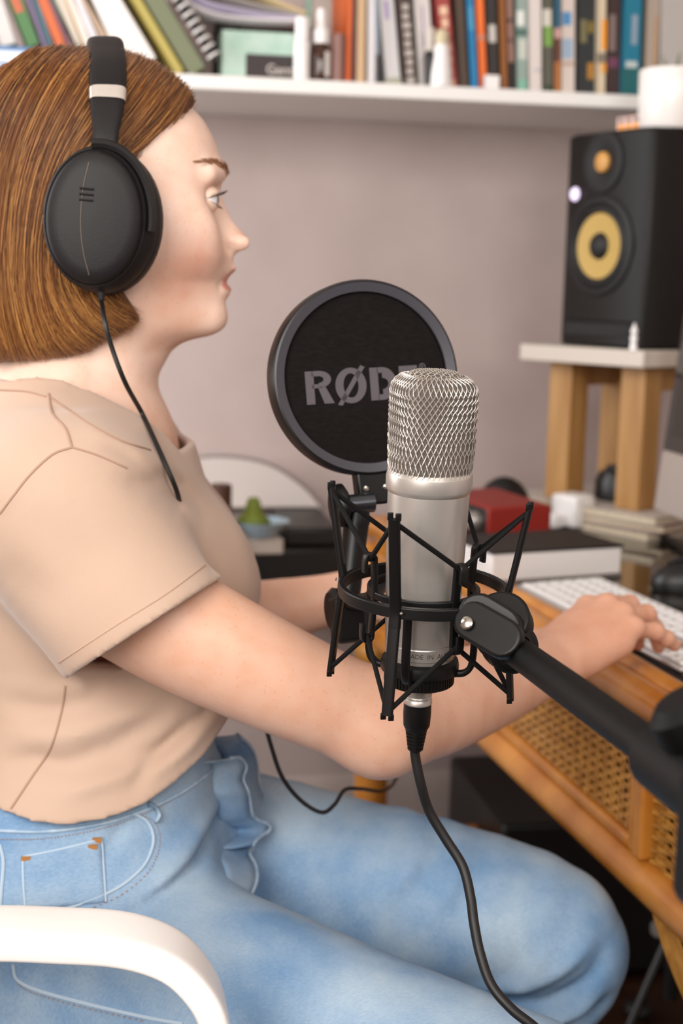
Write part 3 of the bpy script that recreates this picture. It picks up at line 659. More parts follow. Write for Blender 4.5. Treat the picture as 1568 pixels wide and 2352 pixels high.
# ------------------------------------------------------------------ printer on a wall ledge (behind the left forearm)
lg = thing('wall_ledge', 'narrow dark wooden ledge fixed to the wall below the printer', 'ledge', (.28, 2.4, .60))
MB().box((.27, 2.335, .607), (.36, .28, .02)).obj('ledge_board', m_dw, lg, bevel=.003)
for x in (.14, .39): MB().prism([(0, 0), (.22, 0), (0, -.05)], (x, WY, .597), (0, -1, 0), (0, 0, 1), (.02, 0, 0)).obj('bracket', m_dw, lg)
pr_ = thing('printer', 'black printer with a sheet of white paper arched over its top', 'printer', (.27, 2.33, .617))
MB().box((.268, 2.325, .652), (.245, .23, .068)).obj('printer_body', m_blk, pr_, bevel=.006)
MB().box((.345, 2.32, .702), (.088, .20, .03)).obj('printer_cover', m_blk, pr_, bevel=.005)
MB().box((.252, 2.212, .69), (.09, .012, .026)).obj('paper_tray', mat('beige_plastic', '#b8aea4', .5), pr_, bevel=.003)
MB().box((.235, 2.32, .695), (.12, .19, .015)).obj('scanner_bed', mat('beige_plastic', '#b8aea4', .5), pr_, bevel=.003)
P = bez([(.12, 2.25, .79), (.2, 2.25, .806), (.29, 2.25, .795), (.355, 2.25, .757), (.397, 2.25, .712)], 24)
t = thing('paper_bag', 'rounded white paper bag leaning on the wall over the printer', 'bag', (.27, 2.40, .72))
pb_ = [(p[0], p[2]) for p in P]+[(.385, .7185), (.12, .7185)]
MB().prism(pb_, (0, 2.425, 0), (1, 0, 0), (0, 0, 1), (0, .05, 0)).obj('bag_body', mat('arched_paper', '#d6ccc6', .7), t, bevel=.012, bseg=4)
MB().tube(P+V(0, .178, .001), .0035, 8).obj('bag_edge', mat('bag_edge', '#8b817c', .7), t)
t = thing('dish', 'pale blue dish on the arched sheet holding a green ornament', 'dish', tuple(on(600, 1235, 1, 2.215)))
p = on(598, 1232, 1, 2.222)
MB().lathe([(0, 0), (.022, 0), (.034, .012), (.046, .026), (.0445, .026), (.03, .013), (0, .004)], p, seg=28).obj('bowl', mat('pale_blue_glaze', '#a9c0cf', .3), t)
t = thing('ornament', 'small mossy green bell shaped ornament in the pale blue dish', 'ornament', tuple(p+V(0, 0, .012)))
b = MB(); b.lathe([(0, .0045), (.027, .02), (.026, .028), (.014, .04), (.0115, .055), (.008, .062), (0, .064)], p+V(-.012, 0, .0), seg=18); b.obj('ornament_body', mat('moss_green', '#72802a', .7, bump=.4), t)
MB().lathe([(.027, .0195), (.0285, .023), (.026, .0275)], p+V(-.012, 0, .0), seg=18).obj('rim_band', mat('moss_dark', '#5d6c22', .7), t)
t = thing('bottle', 'dark brown glass bottle beside the arched white sheet', 'bottle', tuple(on(505, 1240, 1, 2.2)))
p = on(506, 1245, 1, 2.2); p = V(p[0], p[1], .6172)
MB().lathe([(0, 0), (.021, 0), (.022, .003), (.022, .11), (.018, .125), (.0155, .13)], p, seg=24).obj('bottle_body', m_amber, t)
MB().lathe([(.0172, .1255), (.0172, .172), (.015, .174), (0, .174)], p, seg=24).obj('cap', mat('brown_cap', '#4a2e22', .5), t)
# ------------------------------------------------------------------ implicit surfaces
class Field:
    def __init__(s, lo, hi, h):
        s.lo = np.array(lo, float); s.h = h; s.n = np.ceil((np.array(hi)-s.lo)/h).astype(int)+1
        s.F = np.full(tuple(s.n), 0.05, np.float32)
        s.ax = [s.lo[i]+h*np.arange(s.n[i]) for i in range(3)]
    def sub(s, lo, hi, pad):
        a = np.clip(np.floor((np.asarray(lo)-pad-s.lo)/s.h).astype(int), 0, s.n-1); b = np.clip(np.ceil((np.asarray(hi)+pad-s.lo)/s.h).astype(int)+1, 1, s.n)
        sl = tuple(slice(int(a[i]), int(b[i])) for i in range(3))
        X = s.ax[0][sl[0]][:, None, None].astype(np.float32); Y = s.ax[1][sl[1]][None, :, None].astype(np.float32); Z = s.ax[2][sl[2]][None, None, :].astype(np.float32)
        return sl, X, Y, Z
    def union(s, sl, d, k):
        a = s.F[sl]
        if k <= 0: s.F[sl] = np.minimum(a, d)
        else:
            hh = np.maximum(k-np.abs(a-d), 0)/k; s.F[sl] = np.minimum(a, d)-hh*hh*k*0.25
    def cut(s, sl, d, k):
        a = s.F[sl]; d = -d
        if k <= 0: s.F[sl] = np.maximum(a, d)
        else:
            hh = np.maximum(k-np.abs(a-d), 0)/k; s.F[sl] = np.maximum(a, d)+hh*hh*k*0.25
    def capsule(s, a, b, ra, rb, k=0.01, neg=False, sq=None):
        a, b = np.asarray(a, float), np.asarray(b, float); R = max(ra, rb)
        sl, X, Y, Z = s.sub(np.minimum(a, b)-R, np.maximum(a, b)+R, k+2*s.h)
        e = b-a; L = float(e@e)+1e-12
        t = np.clip(((X-a[0])*e[0]+(Y-a[1])*e[1]+(Z-a[2])*e[2])/L, 0, 1)
        d = np.sqrt((X-a[0]-t*e[0])**2+(Y-a[1]-t*e[1])**2+(Z-a[2]-t*e[2])**2)-(ra+(rb-ra)*t)
        (s.cut if neg else s.union)(sl, d, k)
    def chain(s, pts, rs, k=0.01, fine=14, neg=False, plane=None, squash=None):
        P = bez(np.concatenate([np.asarray(pts, float), np.asarray(rs, float)[:, None]], 1), fine); R = P[:, 3].max()
        sl, X, Y, Z = s.sub(P[:, :3].min(0)-R, P[:, :3].max(0)+R, k+2*s.h); best = None
        for i in range(len(P)-1):
            a, e = P[i, :3], P[i+1, :3]-P[i, :3]; L = float(e@e)+1e-12
            t = np.clip(((X-a[0])*e[0]+(Y-a[1])*e[1]+(Z-a[2])*e[2])/L, 0, 1)
            d = np.sqrt((X-a[0]-t*e[0])**2+(Y-a[1]-t*e[1])**2+(Z-a[2]-t*e[2])**2)-(P[i, 3]+(P[i+1, 3]-P[i, 3])*t)
            best = d if best is None else np.minimum(best, d)
        if plane is not None: best = np.maximum(best, (X-plane[0][0])*plane[1][0]+(Y-plane[0][1])*plane[1][1]+(Z-plane[0][2])*plane[1][2])
        (s.cut if neg else s.union)(sl, best.astype(np.float32), k)
    def chain_d(s, pts, rs, fine=14, pad=.02):
        T = Field.__new__(Field); T.lo, T.h, T.n, T.ax = s.lo, s.h, s.n, s.ax; T.F = np.full(tuple(s.n), .05, np.float32)
        T.chain(pts, rs, pad, fine); return T.F
    def ellip(s, c, r, k=0.01, neg=False, R=None):
        c, r = np.asarray(c, float), np.asarray(r, float); m_ = max(r) if R is not None else r
        sl, X, Y, Z = s.sub(c-m_, c+m_, k*max(r)/min(r)+2*s.h); x, y, z = X-c[0], Y-c[1], Z-c[2]
        if R is not None:
            R = np.asarray(R); x, y, z = (x*R[0, i]+y*R[1, i]+z*R[2, i] for i in range(3))
        q = np.sqrt((x/r[0])**2+(y/r[1])**2+(z/r[2])**2)
        d = (q-1)*min(r)
        (s.cut if neg else s.union)(sl, d, k)
    def crease(s, pts, w_, A, ylo=-9, yhi=9):                  # a fold running through the cloth in the x-z plane
        P = np.asarray(pts, float); lo = np.array([P[:, 0].min(), ylo, P[:, 1].min()]); hi = np.array([P[:, 0].max(), yhi, P[:, 1].max()])
        sl, X, Y, Z = s.sub(lo, hi, 3*w_); best = None
        n = len(P)-1; Ls = np.concatenate([[0], np.cumsum(np.linalg.norm(np.diff(P, axis=0), axis=1))]); 
        for i in range(n):
            e = P[i+1]-P[i]; L = e@e+1e-12; t = np.clip(((X-P[i, 0])*e[0]+(Z-P[i, 1])*e[1])/L, 0, 1)
            d2 = (X-P[i, 0]-t*e[0])**2+(Z-P[i, 1]-t*e[1])**2; u = (Ls[i]+t*(Ls[i+1]-Ls[i]))/Ls[-1]
            g = np.exp(-d2/w_**2)*np.sin(np.pi*np.clip(u*0.94+0.03, 0, 1))**0.6
            best = g if best is None else np.maximum(best, g)
        s.F[sl] += (A*best).astype(np.float32)
    def mesh(s):
        F = s.F; S = F < 0; nx, ny, nz = F.shape
        c = S[:-1, :-1, :-1].astype(np.int8)
        cnt = np.zeros((nx-1, ny-1, nz-1), np.int8)
        for i in (0, 1):
            for j in (0, 1):
                for k in (0, 1): cnt += S[i:nx-1+i, j:ny-1+j, k:nz-1+k]
        act = np.argwhere((cnt > 0) & (cnt < 8)); idx = np.full(cnt.shape, -1, np.int32)
        idx[act[:, 0], act[:, 1], act[:, 2]] = np.arange(len(act))
        cor = {(i, j, k): F[act[:, 0]+i, act[:, 1]+j, act[:, 2]+k].astype(np.float64) for i in (0, 1) for j in (0, 1) for k in (0, 1)}
        sm = np.zeros((len(act), 3)); nn = np.zeros(len(act))
        for a in cor:
            for ax_ in range(3):
                if a[ax_]: continue
                b_ = list(a); b_[ax_] = 1; fa, fb = cor[a], cor[tuple(b_)]; mk = (fa < 0) != (fb < 0)
                t = np.where(mk, fa/(fa-fb+1e-20*(fa == fb)), 0); p = np.tile(np.array(a, float), (len(act), 1)); p[:, ax_] = t
                sm += p*mk[:, None]; nn += mk
        v = s.lo+s.h*(act+sm/nn[:, None]); faces = []
        for ax_ in range(3):
            A = [slice(None)]*3; B = [slice(None)]*3; A[ax_] = slice(0, -1); B[ax_] = slice(1, None)
            ch = S[tuple(A)] != S[tuple(B)]; e = np.argwhere(ch); o1, o2 = (ax_+1) % 3, (ax_+2) % 3
            ok = (e[:, o1] > 0) & (e[:, o2] > 0) & (e[:, o1] < F.shape[o1]-1) & (e[:, o2] < F.shape[o2]-1); e = e[ok]
            ins = S[e[:, 0], e[:, 1], e[:, 2]]
            def q(d1, d2):
                p = e.copy(); p[:, o1] += d1; p[:, o2] += d2; return idx[p[:, 0], p[:, 1], p[:, 2]]
            Q = np.stack([q(-1, -1), q(0, -1), q(0, 0), q(-1, 0)], 1); Q[~ins] = Q[~ins][:, ::-1]; faces.append(Q)
        return v, np.concatenate(faces)
def np_obj(name, v, q, material, parent=None, keep=None):
    if keep is not None:
        fk = keep[q].all(1); q = q[fk]; used = np.zeros(len(v), bool); used[q.ravel()] = True
        mp = np.cumsum(used)-1; v = v[used]; q = mp[q]
    vw = v
    if parent is not None:
        I = np.array(wm(parent).inverted()); vw = v @ I[:3, :3].T+I[:3, 3]
    me = bpy.data.meshes.new(name); k = q.shape[1]; nf = len(q)
    me.vertices.add(len(vw)); me.vertices.foreach_set('co', vw.astype(np.float32).ravel())
    me.loops.add(nf*k); me.loops.foreach_set('vertex_index', q.astype(np.int32).ravel())
    me.polygons.add(nf); me.polygons.foreach_set('loop_start', np.arange(0, nf*k, k, dtype=np.int32)); me.polygons.foreach_set('loop_total', np.full(nf, k, np.int32))
    me.polygons.foreach_set('use_smooth', np.ones(nf, bool)); me.update(calc_edges=True); me.validate()
    me.materials.append(material); o = bpy.data.objects.new(name, me); COL.objects.link(o)
    if parent is not None: o.parent = parent
    return o
def relax(v, q, it=2, lam=0.5, mask=None):
    E = np.concatenate([q[:, [0, 1]], q[:, [1, 2]], q[:, [2, 3]], q[:, [3, 0]]]); n = len(v)
    deg = np.bincount(E.ravel(), minlength=n)[:, None]
    for _ in range(it):
        acc = np.stack([np.bincount(E[:, 0], v[E[:, 1], i], n)+np.bincount(E[:, 1], v[E[:, 0], i], n) for i in range(3)], 1)/deg
        d = (acc-v)*lam
        v = v+(d if mask is None else d*mask[:, None])
    return v
def sat(x): return np.clip(x, 0, 1)
def smooth(e0, e1, x): t = sat((x-e0)/(e1-e0)); return t*t*(3-2*t)

# ------------------------------------------------------------------ person: skeleton
YH = 1.235
def hp(px, py): p = on(px, py, 1, YH); return p[0], p[2]
person = thing('person', 'seated person in beige t-shirt and light blue jeans typing at the desk', 'person', (0.0, YH, 0.0))
# profile of head and neck (pixels of the mid plane): py, front, base front, back, half width, lateral width of features
HT = [(140, 232, 232, 228, .004, .03), (143, 262, 262, 195, .016, .03), (150, 302, 302, 150, .032, .03), (170, 352, 352, 98, .049, .03), (200, 397, 397, 48, .061, .03), (243, 441, 441, 2, .0695, .03),
 (270, 468, 468, -16, .0725, .03), (310, 490, 490, -30, .0745, .03), (345, 502, 501, -36, .0755, .03), (375, 510, 507, -38, .0760, .026), (393, 514, 508, -38, .0760, .022), (412, 510, 503, -36, .0755, .014), (432, 507, 498, -33, .0750, .0085),
 (462, 516, 496, -28, .0745, .0075), (490, 530, 498, -20, .0735, .0085), (513, 547, 501, -10, .0725, .0100), (527, 561, 503, -4, .0720, .0108), (540, 571, 505, 3, .0715, .0112), (552, 571, 507, 8, .0710, .0112), (561, 563, 509, 14, .0705, .0110), (568, 551, 510, 18, .0700, .0115),
 (576, 538, 519, 23, .0695, 0.0170), (590, 534, 521, 32, .0685, 0.0235), (603, 536, 522, 40, .0675, 0.0250), (612, 538, 522, 45, .0667, 0.0255), (622, 532, 519, 52, .0660, 0.0260), (636, 521, 514, 60, .0645, 0.0260), (645, 518, 512, 65, .0635, 0.0260), (651, 528, 514, 68, .0630, 0.0260), (660, 532, 514, 72, .0620, 0.0260), (672, 527, 512, 77, .0605, 0.0270), (682, 517, 509, 80, .0592, 0.0280), (692, 513, 506, 83, .0578, 0.0290),
 (710, 517, 504, 86, .0552, 0.0300), (725, 518, 501, 88, .0530, 0.0310), (742, 511, 488, 89, .0512, 0.0330), (752, 497, 471, 88, .0505, 0.0330), (762, 470, 446, 87, .0505, 0.0330), (775, 437, 420, 85, .0510, 0.0320), (787, 414, 404, 82, .0515, 0.0300), (803, 394, 388, 80, .0520, .02), (850, 368, 366, 70, .0545, .02),
 (890, 350, 350, 55, .0580, .02), (930, 342, 342, 35, .0640, .02), (1010, 338, 338, 0, .0850, .02), (1080, 345, 345, -30, .105, .02)]
HZ = np.array([hp(230, r[0])[1] for r in HT])[::-1]
def htab(c): return np.array([hp(r[c], r[0])[0] if c < 4 else r[c] for r in HT])[::-1]
H_uf, H_ub, H_uk, H_w, H_s = (htab(i) for i in (1, 2, 3, 4, 5))
B = Field((-.20, .93, .70), (.64, 1.56, 1.30), .0026)
sl = (slice(None), slice(None), slice(int((hp(0, 1075)[1]-.70)/.0026), None))
X = B.ax[0][:, None, None]; Yv = B.ax[1][None, :, None]-YH; Z = B.ax[2][sl[2]]
uf, ub, uk, w_, s_ = (np.interp(Z, HZ, t)[None, None, :] for t in (H_uf, H_ub, H_uk, H_w, H_s))
uc = np.interp(Z, HZ[[0, 8, -1]], [hp(190, 1080)[0], hp(205, 760)[0], hp(232, 140)[0]])[None, None, :]
uc = np.clip(uc, uk+.3*(uf-uk), uk+.62*(uf-uk))
bump = (uf-ub)*np.exp(-(np.abs(Yv)/s_)**2.2)
Xs = X-bump*smooth(0.0, 1.0, (X-uc)/(ub-uc+1e-6)*1.0)
a_ = np.where(Xs > uc, ub-uc, uc-uk); p_ = 2.15
q_ = ((np.abs(Xs-uc)/a_)**p_+(np.abs(Yv)/w_)**p_)**(1/p_)
B.F[sl] = np.minimum(B.F[sl], ((q_-1)*np.minimum(a_, w_)).astype(np.float32))
top = HZ[-1]
B.F[:, :, B.ax[2] > top] = np.maximum(B.F[:, :, B.ax[2] > top], .004)
def hv(px, py, v): x, z = hp(px, py); return V(x, YH+v, z)
for s in (-1, 1):
    B.ellip(hv(545, 558, s*.0105), (.0105, .0062, .0072), .006)              # wings of the nose
    B.ellip(hv(526, 574, s*.0150), (.0025, .0030, .0045), .004, neg=True)      # crease behind the wing
    B.capsule(hv(556, 566, s*.0052), hv(545, 567, s*.0068), .0025, .0022, .002, neg=True)  # nostril
    B.ellip(hv(462, 572, s*.032), (.0125, .016, .017), .016)                  # fullness beside the nose
    B.ellip(hv(492, 459, s*.0310), (.0120, .0140, .0085), .008, neg=True)       # eye socket
    B.ellip(hv(500, 452, s*.0150), (.006, .006, .010), .010, neg=True)
    B.ellip(hv(385, 530, s*.0540), (.028, .014, .024), .022)                    # cheek
    B.capsule(hv(472, 408, s*.042), hv(500, 400, s*.018), .004, .004, .014)    # brow ridge
    B.capsule(hv(500, 660, s*.025), hv(512, 646, s*.020), .0012, .0012, .006, neg=True)
    B.ellip(hv(272, 700, s*.046), (.026, .010, .024), .015)                     # angle of the jaw
    B.capsule(hv(275, 698, s*.044), hv(468, 732, s*.018), .011, .010, .022)
    B.capsule(hv(240, 760, s*.046), hv(318, 985, s*.014), .009, .008, .022)    # neck muscle
B.capsule(hv(540, 617, -.012), hv(540, 617, .012), .0012, .0012, .004)
# torso under the shirt, shoulders, arms
RS = at(140, 1195, 1.085); EL = at(872, 1662, 1.105); WR = at(1284, 1520, 1.29)
LS = V(RS[0]+.035, 2*YH-RS[1], RS[2]); LE = at(300, 1478, 1.47); LW = at(800, 1368, 1.50)
B.ellip((-.005, YH, .84), (.105, .13, .16), .03)
B.ellip((-.01, YH, .72), (.10, .135, .10), .03)
for sh_ in (RS, LS):
    B.capsule(hv(120, 880, 0), sh_+V(0, 0, .015), .042, .036, .05)
    B.capsule(hv(250, 1010, 0), sh_+V(.01, 0, .0), .036, .036, .04)
def arm(S, E, W, up=None):
    U = E-S; f = W-E
    B.chain(up or [S, S+U*.35, S+U*.7, E], [.046, .0465, .0425, .0365], .02)
    side = unit(np.cross(U, f))
    bis = unit(unit(U)-unit(f))
    B.capsule(E+bis*.012, E+bis*.008+f*.10, .024, .020, .02)                   # point of the elbow
    B.chain([E, E+f*.25, E+f*.55, E+f*.85, W], [.0365, .0415, .037, .0285, .0265], .02)
arm(RS, EL, WR, [at(150, 1290, 1.085), at(372, 1422, 1.078), at(612, 1546, 1.09), EL]); arm(LS, LE, LW)
# hands
def hand(W, h, l, n, R, flip=1, pinky_out=.5, curl=1.0):
    """W wrist, h along the hand, l towards the thumb, n off the back of the hand; R: finger specs"""
    tips = []
    def q(a, b, c): return W+h*a+l*b+n*c
    M = [q(.088, .026, .010), q(.092, .006, .014), q(.086, -.014, .011), q(.076, -.032, .004)]
    for i, mpt in enumerate(M):
        B.capsule(q(.0, (.012, .004, -.006, -.012)[i], .0), mpt, (.017, .018, .017, .015)[i], (.0115, .0118, .0112, .0102)[i], .012)
    B.capsule(q(.03, .012, -.008), q(.06, -.016, -.008), .014, .013, .012)
    B.capsule(q(.02, -.020, -.006), q(.055, -.030, -.004), .013, .011, .012)
    for i, mpt in enumerate(M):
        B.ellip(mpt+n*.004, (.0085, .0085, .0075), .006)
        spread, lens, bends = R[i]
        d = unit(h+l*spread); p = mpt; r = (.0092, .0094, .0090, .0080)[i]; rr = [r*1.05, r*.98, r*.92, r*.78]
        ang = 0
        for j in range(3):
            ang += bends[j]; dd = d*cos(radians(ang))-n*sin(radians(ang)); p2 = p+dd*lens[j]
            B.capsule(p, p2, rr[j], rr[j+1], .0035); B.ellip(p2, (rr[j+1]*1.06,)*3, .003) if j < 2 else None
            p = p2
        tips.append((p, dd, d))
    T = [q(.010, .022, -.006), q(.030, .056, -.004), q(.054, .074, -.014), q(.074, .080, -.028)]
    B.chain(T, [.016, .0125, .0105, .0078], .010)
    B.capsule(q(.02, .018, 0), q(.055, .032, .0), .014, .011, .014)
    return tips
hR = unit(V(.78, .60, .22)); lR = unit(V(-.60, .80, 0)); nR = unit(np.cross(hR, -lR)); nR = nR if nR[2] > 0 else -nR
tipsR = hand(WR+V(0, 0, .004), hR, lR, nR, [(.12, (.040, .026, .020), (26, 52, 26)), (.06, (.044, .028, .021), (20, 46, 24)), (-.04, (.041, .026, .020), (20, 38, 22)), (-.24, (.029, .018, .016), (24, 16, 8))])
hL = unit(V(.97, .12, -.12)); lL = unit(V(.12, -.97, 0)); nL = unit(np.cross(hL, lL)); nL = nL if nL[2] > 0 else -nL
tipsL = hand(LW, hL, lL, nL, [(.06, (.042, .026, .020), (20, 30, 22)), (.0, (.046, .029, .021), (20, 30, 22)), (-.08, (.043, .027, .020), (22, 30, 22)), (-.2, (.034, .021, .018), (24, 30, 22))])
v, q = B.mesh(); v = relax(v, q, 2, .5)
def dist_px(px, py, vv, v): c = hv(px, py, vv); return np.linalg.norm(v-c, axis=1)
# skin: colour of lips, cheeks, nose tip and knuckles
m_skin = bpy.data.materials.new('skin'); m_skin.use_nodes = True; nt = m_skin.node_tree; bs = nt.nodes['Principled BSDF']
at_ = nt.nodes.new('ShaderNodeAttribute'); at_.attribute_name = 'tint'
n1 = nt.nodes.new('ShaderNodeTexNoise'); n1.inputs['Scale'].default_value = 55; n1.inputs['Detail'].default_value = 5
tcn = nt.nodes.new('ShaderNodeTexCoord'); nt.links.new(tcn.outputs['Object'], n1.inputs['Vector'])
rp = nt.nodes.new('ShaderNodeValToRGB'); rp.color_ramp.elements[0].position = .42; rp.color_ramp.elements[1].position = .72
rp.color_ramp.elements[0].color = (1, 1, 1, 1); rp.color_ramp.elements[1].color = (.96, .88, .83, 1)
mx_ = nt.nodes.new('ShaderNodeMix'); mx_.data_type = 'RGBA'; mx_.blend_type = 'MULTIPLY'; mx_.inputs['Factor'].default_value = 1
nt.links.new(n1.outputs['Fac'], rp.inputs[0]); nt.links.new(at_.outputs['Color'], mx_.inputs['A']); nt.links.new(rp.outputs[0], mx_.inputs['B'])
n2 = nt.nodes.new('ShaderNodeTexVoronoi'); n2.inputs['Scale'].default_value = 190
nt.links.new(tcn.outputs['Object'], n2.inputs['Vector'])
r2 = nt.nodes.new('ShaderNodeValToRGB'); r2.color_ramp.elements[0].position = .10; r2.color_ramp.elements[1].position = .22
r2.color_ramp.elements[0].color = (.80, .60, .46, 1); r2.color_ramp.elements[1].color = (1, 1, 1, 1)
m2 = nt.nodes.new('ShaderNodeMix'); m2.data_type = 'RGBA'; m2.blend_type = 'MULTIPLY'; m2.inputs['Factor'].default_value = .38
nt.links.new(n2.outputs['Distance'], r2.inputs[0]); nt.links.new(mx_.outputs['Result'], m2.inputs['A']); nt.links.new(r2.outputs[0], m2.inputs['B'])
nt.links.new(m2.outputs['Result'], bs.inputs['Base Color'])
bs.inputs['Roughness'].default_value = .5; bs.inputs['Subsurface Weight'].default_value = .25
bs.inputs['Subsurface Radius'].default_value = (1, .35, .2); bs.inputs['Subsurface Scale'].default_value = .008
face_w = smooth(.95, 1.03, v[:, 2])
col = np.array(lin('#f0d0bd')[:3])*face_w[:, None]+np.array(lin('#deb198')[:3])*(1-face_w[:, None])
def blend(col, w, c): return col*(1-w[:, None])+np.array(lin(c)[:3])*w[:, None]
g = lambda px, py, vv, r: np.exp(-(dist_px(px, py, vv, v)/r)**2)
for s in (-1, 1):
    col = blend(col, .55*g(425, 600, s*.055, .026), '#dd9a84'); col = blend(col, .45*g(390, 690, s*.055, .03), '#d69676')
    col = blend(col, .35*g(560, 545, s*.006, .010), '#e09a7c')
    col = blend(col, .30*g(470, 470, s*.04, .014), '#dba08c')
PX = None
lip = np.zeros(len(v))
xz = np.stack([v[:, 0], v[:, 2]], 1)
def seg(px0, py0, px1, py1, r):
    a, b = np.array(hp(px0, py0)), np.array(hp(px1, py1)); e = b-a; t = sat(((xz-a)@e)/(e@e)); d = np.linalg.norm(xz-a-t[:, None]*e, axis=1)
    return smooth(r*1.25, r*.75, d)*(np.abs(v[:, 1]-YH) < .026)
lip = np.maximum(seg(538, 657, 516, 653, .0042), .75*seg(540, 618, 512, 643, .0022))
col = blend(col, .85*lip, '#c8746c')
hand_w = smooth(.16, .06, np.linalg.norm(v-(WR+hR*.09), axis=1)); col = blend(col, .30*hand_w, '#d9906c')
body = np_obj('body', v, q, m_skin, person)
ca = body.data.color_attributes.new('tint', 'FLOAT_COLOR', 'POINT'); ca.data.foreach_set('color', np.concatenate([col, np.ones((len(col), 1))], 1).astype(np.float32).ravel())
body_tree = bvh(body)
# finger nails
m_nail = mat('nail', '#e8b9a4', .25)
for p, dd, d in tipsR + tipsL:
    sd = unit(np.cross(dd, d if abs(dd@d) < .98 else V(0, 0, 1))); up_ = unit(np.cross(sd, dd)); up_ = up_ if up_[2] > 0 else -up_
    ellipsoid('fingernail', p+up_*.0052+dd*.001, (.0065, .0048, .0016), m_nail, body, np.stack([dd, sd, up_], 1), n=12)

# ------------------------------------------------------------------ eyes, lids, lashes, brows
m_eye = mat('eye_white', '#e9e6e6', .12, coat=.5); m_iris = mat('iris', '#6f8591', .15, color2='#3f4f58', nscale=900, coat=.8); m_pup = mat('pupil', '#050505', .1); m_lash = mat('lash', '#2a1a12', .6); m_brow = mat('brow_hair', '#9c6c46', .6)
m_lid = mat('eyelid_skin', '#edc9b5', .5, sss=.2)
for s in (-1, 1):
    ec = hv(465, 462, s*.0300); r = .0113; gx = unit(V(1, s*.06, .02))
    eye = ellipsoid('eyeball', ec, (r, r, r), m_eye, body, n=28)
    MB().lathe([(r*sin(a)*1.01, r*cos(a)*1.01) for a in np.linspace(.52, .2, 6)], ec, gx, 28).obj('iris', m_iris, eye)
    MB().lathe([(r*sin(a)*1.012, r*cos(a)*1.012) for a in np.linspace(.2, 0, 4)], ec, gx, 20).obj('pupil', m_pup, eye)
    for nm, f0, f1, rl in (('upper_eyelid', 22, 105, .0122), ('lower_eyelid', -105, -30, .0120)):
        A = np.array([[ec+rl*V(cos(la)*cos(ph), sin(la), cos(la)*sin(ph)) for ph in np.radians(np.linspace(f0, f1, 14))] for la in np.radians(np.linspace(-90, 90, 28))])
        MB().grid(A).obj(nm, m_lid, body, solid=.0012)
    lb = MB()
    for k in range(26):
        la = radians(-74+k*148/25); e0 = ec+.0125*V(cos(la)*cos(radians(20)), sin(la), cos(la)*sin(radians(20))); out = V(cos(la), .7*sin(la), 0)
        lb.tube(bez([e0, e0+out*.0035+V(0, 0, .0006), e0+out*.0068+V(0, 0, .0032)], 6), np.linspace(.00045, .0001, 6), 4)
        if k % 2:
            e0 = ec+.0122*V(cos(la)*cos(radians(-29)), sin(la), cos(la)*sin(radians(-29)))
            lb.tube(bez([e0, e0+out*.002-V(0, 0, .0004), e0+out*.004-V(0, 0, .0016)], 5), np.linspace(.0003, .0001, 5), 4)
    lb.obj('eyelashes', m_lash, body)['kind'] = 'stuff'
    br = MB()
    for k in range(200):
        u = random.random()**1.9; pxb = 514-52*u; pyb = 396-16*sin(u*2.2)+random.gauss(0, 6.5*(1-.6*u)); vv = .011+.036*u
        x, z = hp(pxb, pyb); o_, nn_, _, _ = body_tree.ray_cast(Vector((x+.06, YH+s*(vv+.02), z)), Vector((-1, -s*.25, 0)))
        if o_ is None: continue
        p0 = np.array(o_); nn_ = np.array(nn_); L_ = .006+.003*random.random(); tdir = unit(V(-.35-.5*u, s*1.0, .55-.7*u)); tdir = unit(tdir-nn_*(tdir@nn_))
        br.tube([p0+nn_*.0001, p0+tdir*L_*.5+nn_*.0007, p0+tdir*L_+nn_*.0004], [.00026, .0002, .00006], 4)
    br.obj('eyebrow', m_brow, body)['kind'] = 'stuff'
# ------------------------------------------------------------------ t-shirt
ST_T = [(872, 330, 10, .066), (900, 348, -8, .074), (925, 360, -25, .092), (950, 374, -40, .112), (1000, 405, -68, .142), (1060, 446, -92, .160), (1120, 484, -106, .163), (1180, 517, -114, .160), (1230, 545, -118, .156), (1280, 572, -118, .152), (1310, 583, -116, .150), (1340, 586, -113, .148), (1370, 580, -110, .147), (1450, 568, -98, .147), (1550, 562, -90, .153), (1650, 558, -120, .164), (1720, 552, -155, .176), (1800, 542, -180, .188), (1900, 530, -195, .196)]
TZ = np.array([hp(230, r[0])[1] for r in ST_T])[::-1]
T_f = np.array([hp(r[1], r[0])[0] for r in ST_T])[::-1]; T_k = np.array([hp(r[2], r[0])[0] for r in ST_T])[::-1]; T_w = np.array([r[3] for r in ST_T])[::-1]
G = Field((-.21, .97, .625), (.20, 1.50, 1.03), .0026)
def stack(G, TZ, f, k, w, p=2.5, y0=YH, zlo=None, zhi=None):
    Z = G.ax[2]; f, k, w = (np.interp(Z, TZ, t)[None, None, :] for t in (f, k, w)); X = G.ax[0][:, None, None]; Yv = G.ax[1][None, :, None]-y0
    c = k+.48*(f-k); a = np.where(X > c, f-c, c-k); q = ((np.abs(X-c)/a)**p+(np.abs(Yv)/w)**p)**(1/p)
    d = (q-1)*np.minimum(a, w)
    if zlo is not None: d = np.maximum(d, zlo-Z[None, None, :])
    if zhi is not None: d = np.maximum(d, Z[None, None, :]-zhi)
    G.F[:] = np.minimum(G.F, d.astype(np.float32))
stack(G, TZ, T_f, T_k, T_w, 2.5, zhi=TZ[-1])
for s in (-1, 1):                                                    # bust, shoulder line
    G.ellip(hv(425, 1290, s*.060), (.050, .056, .058), .030)
for sh_ in (RS, LS):
    G.capsule(hv(110, 905, 0), sh_+V(0, 0, .020), .052, .048, .05)
    G.capsule(hv(260, 1030, 0), sh_+V(.012, 0, .004), .046, .050, .05)
P0 = at(328, 1446, 1.065); Pn = unit(RT*.547-UP*.837)
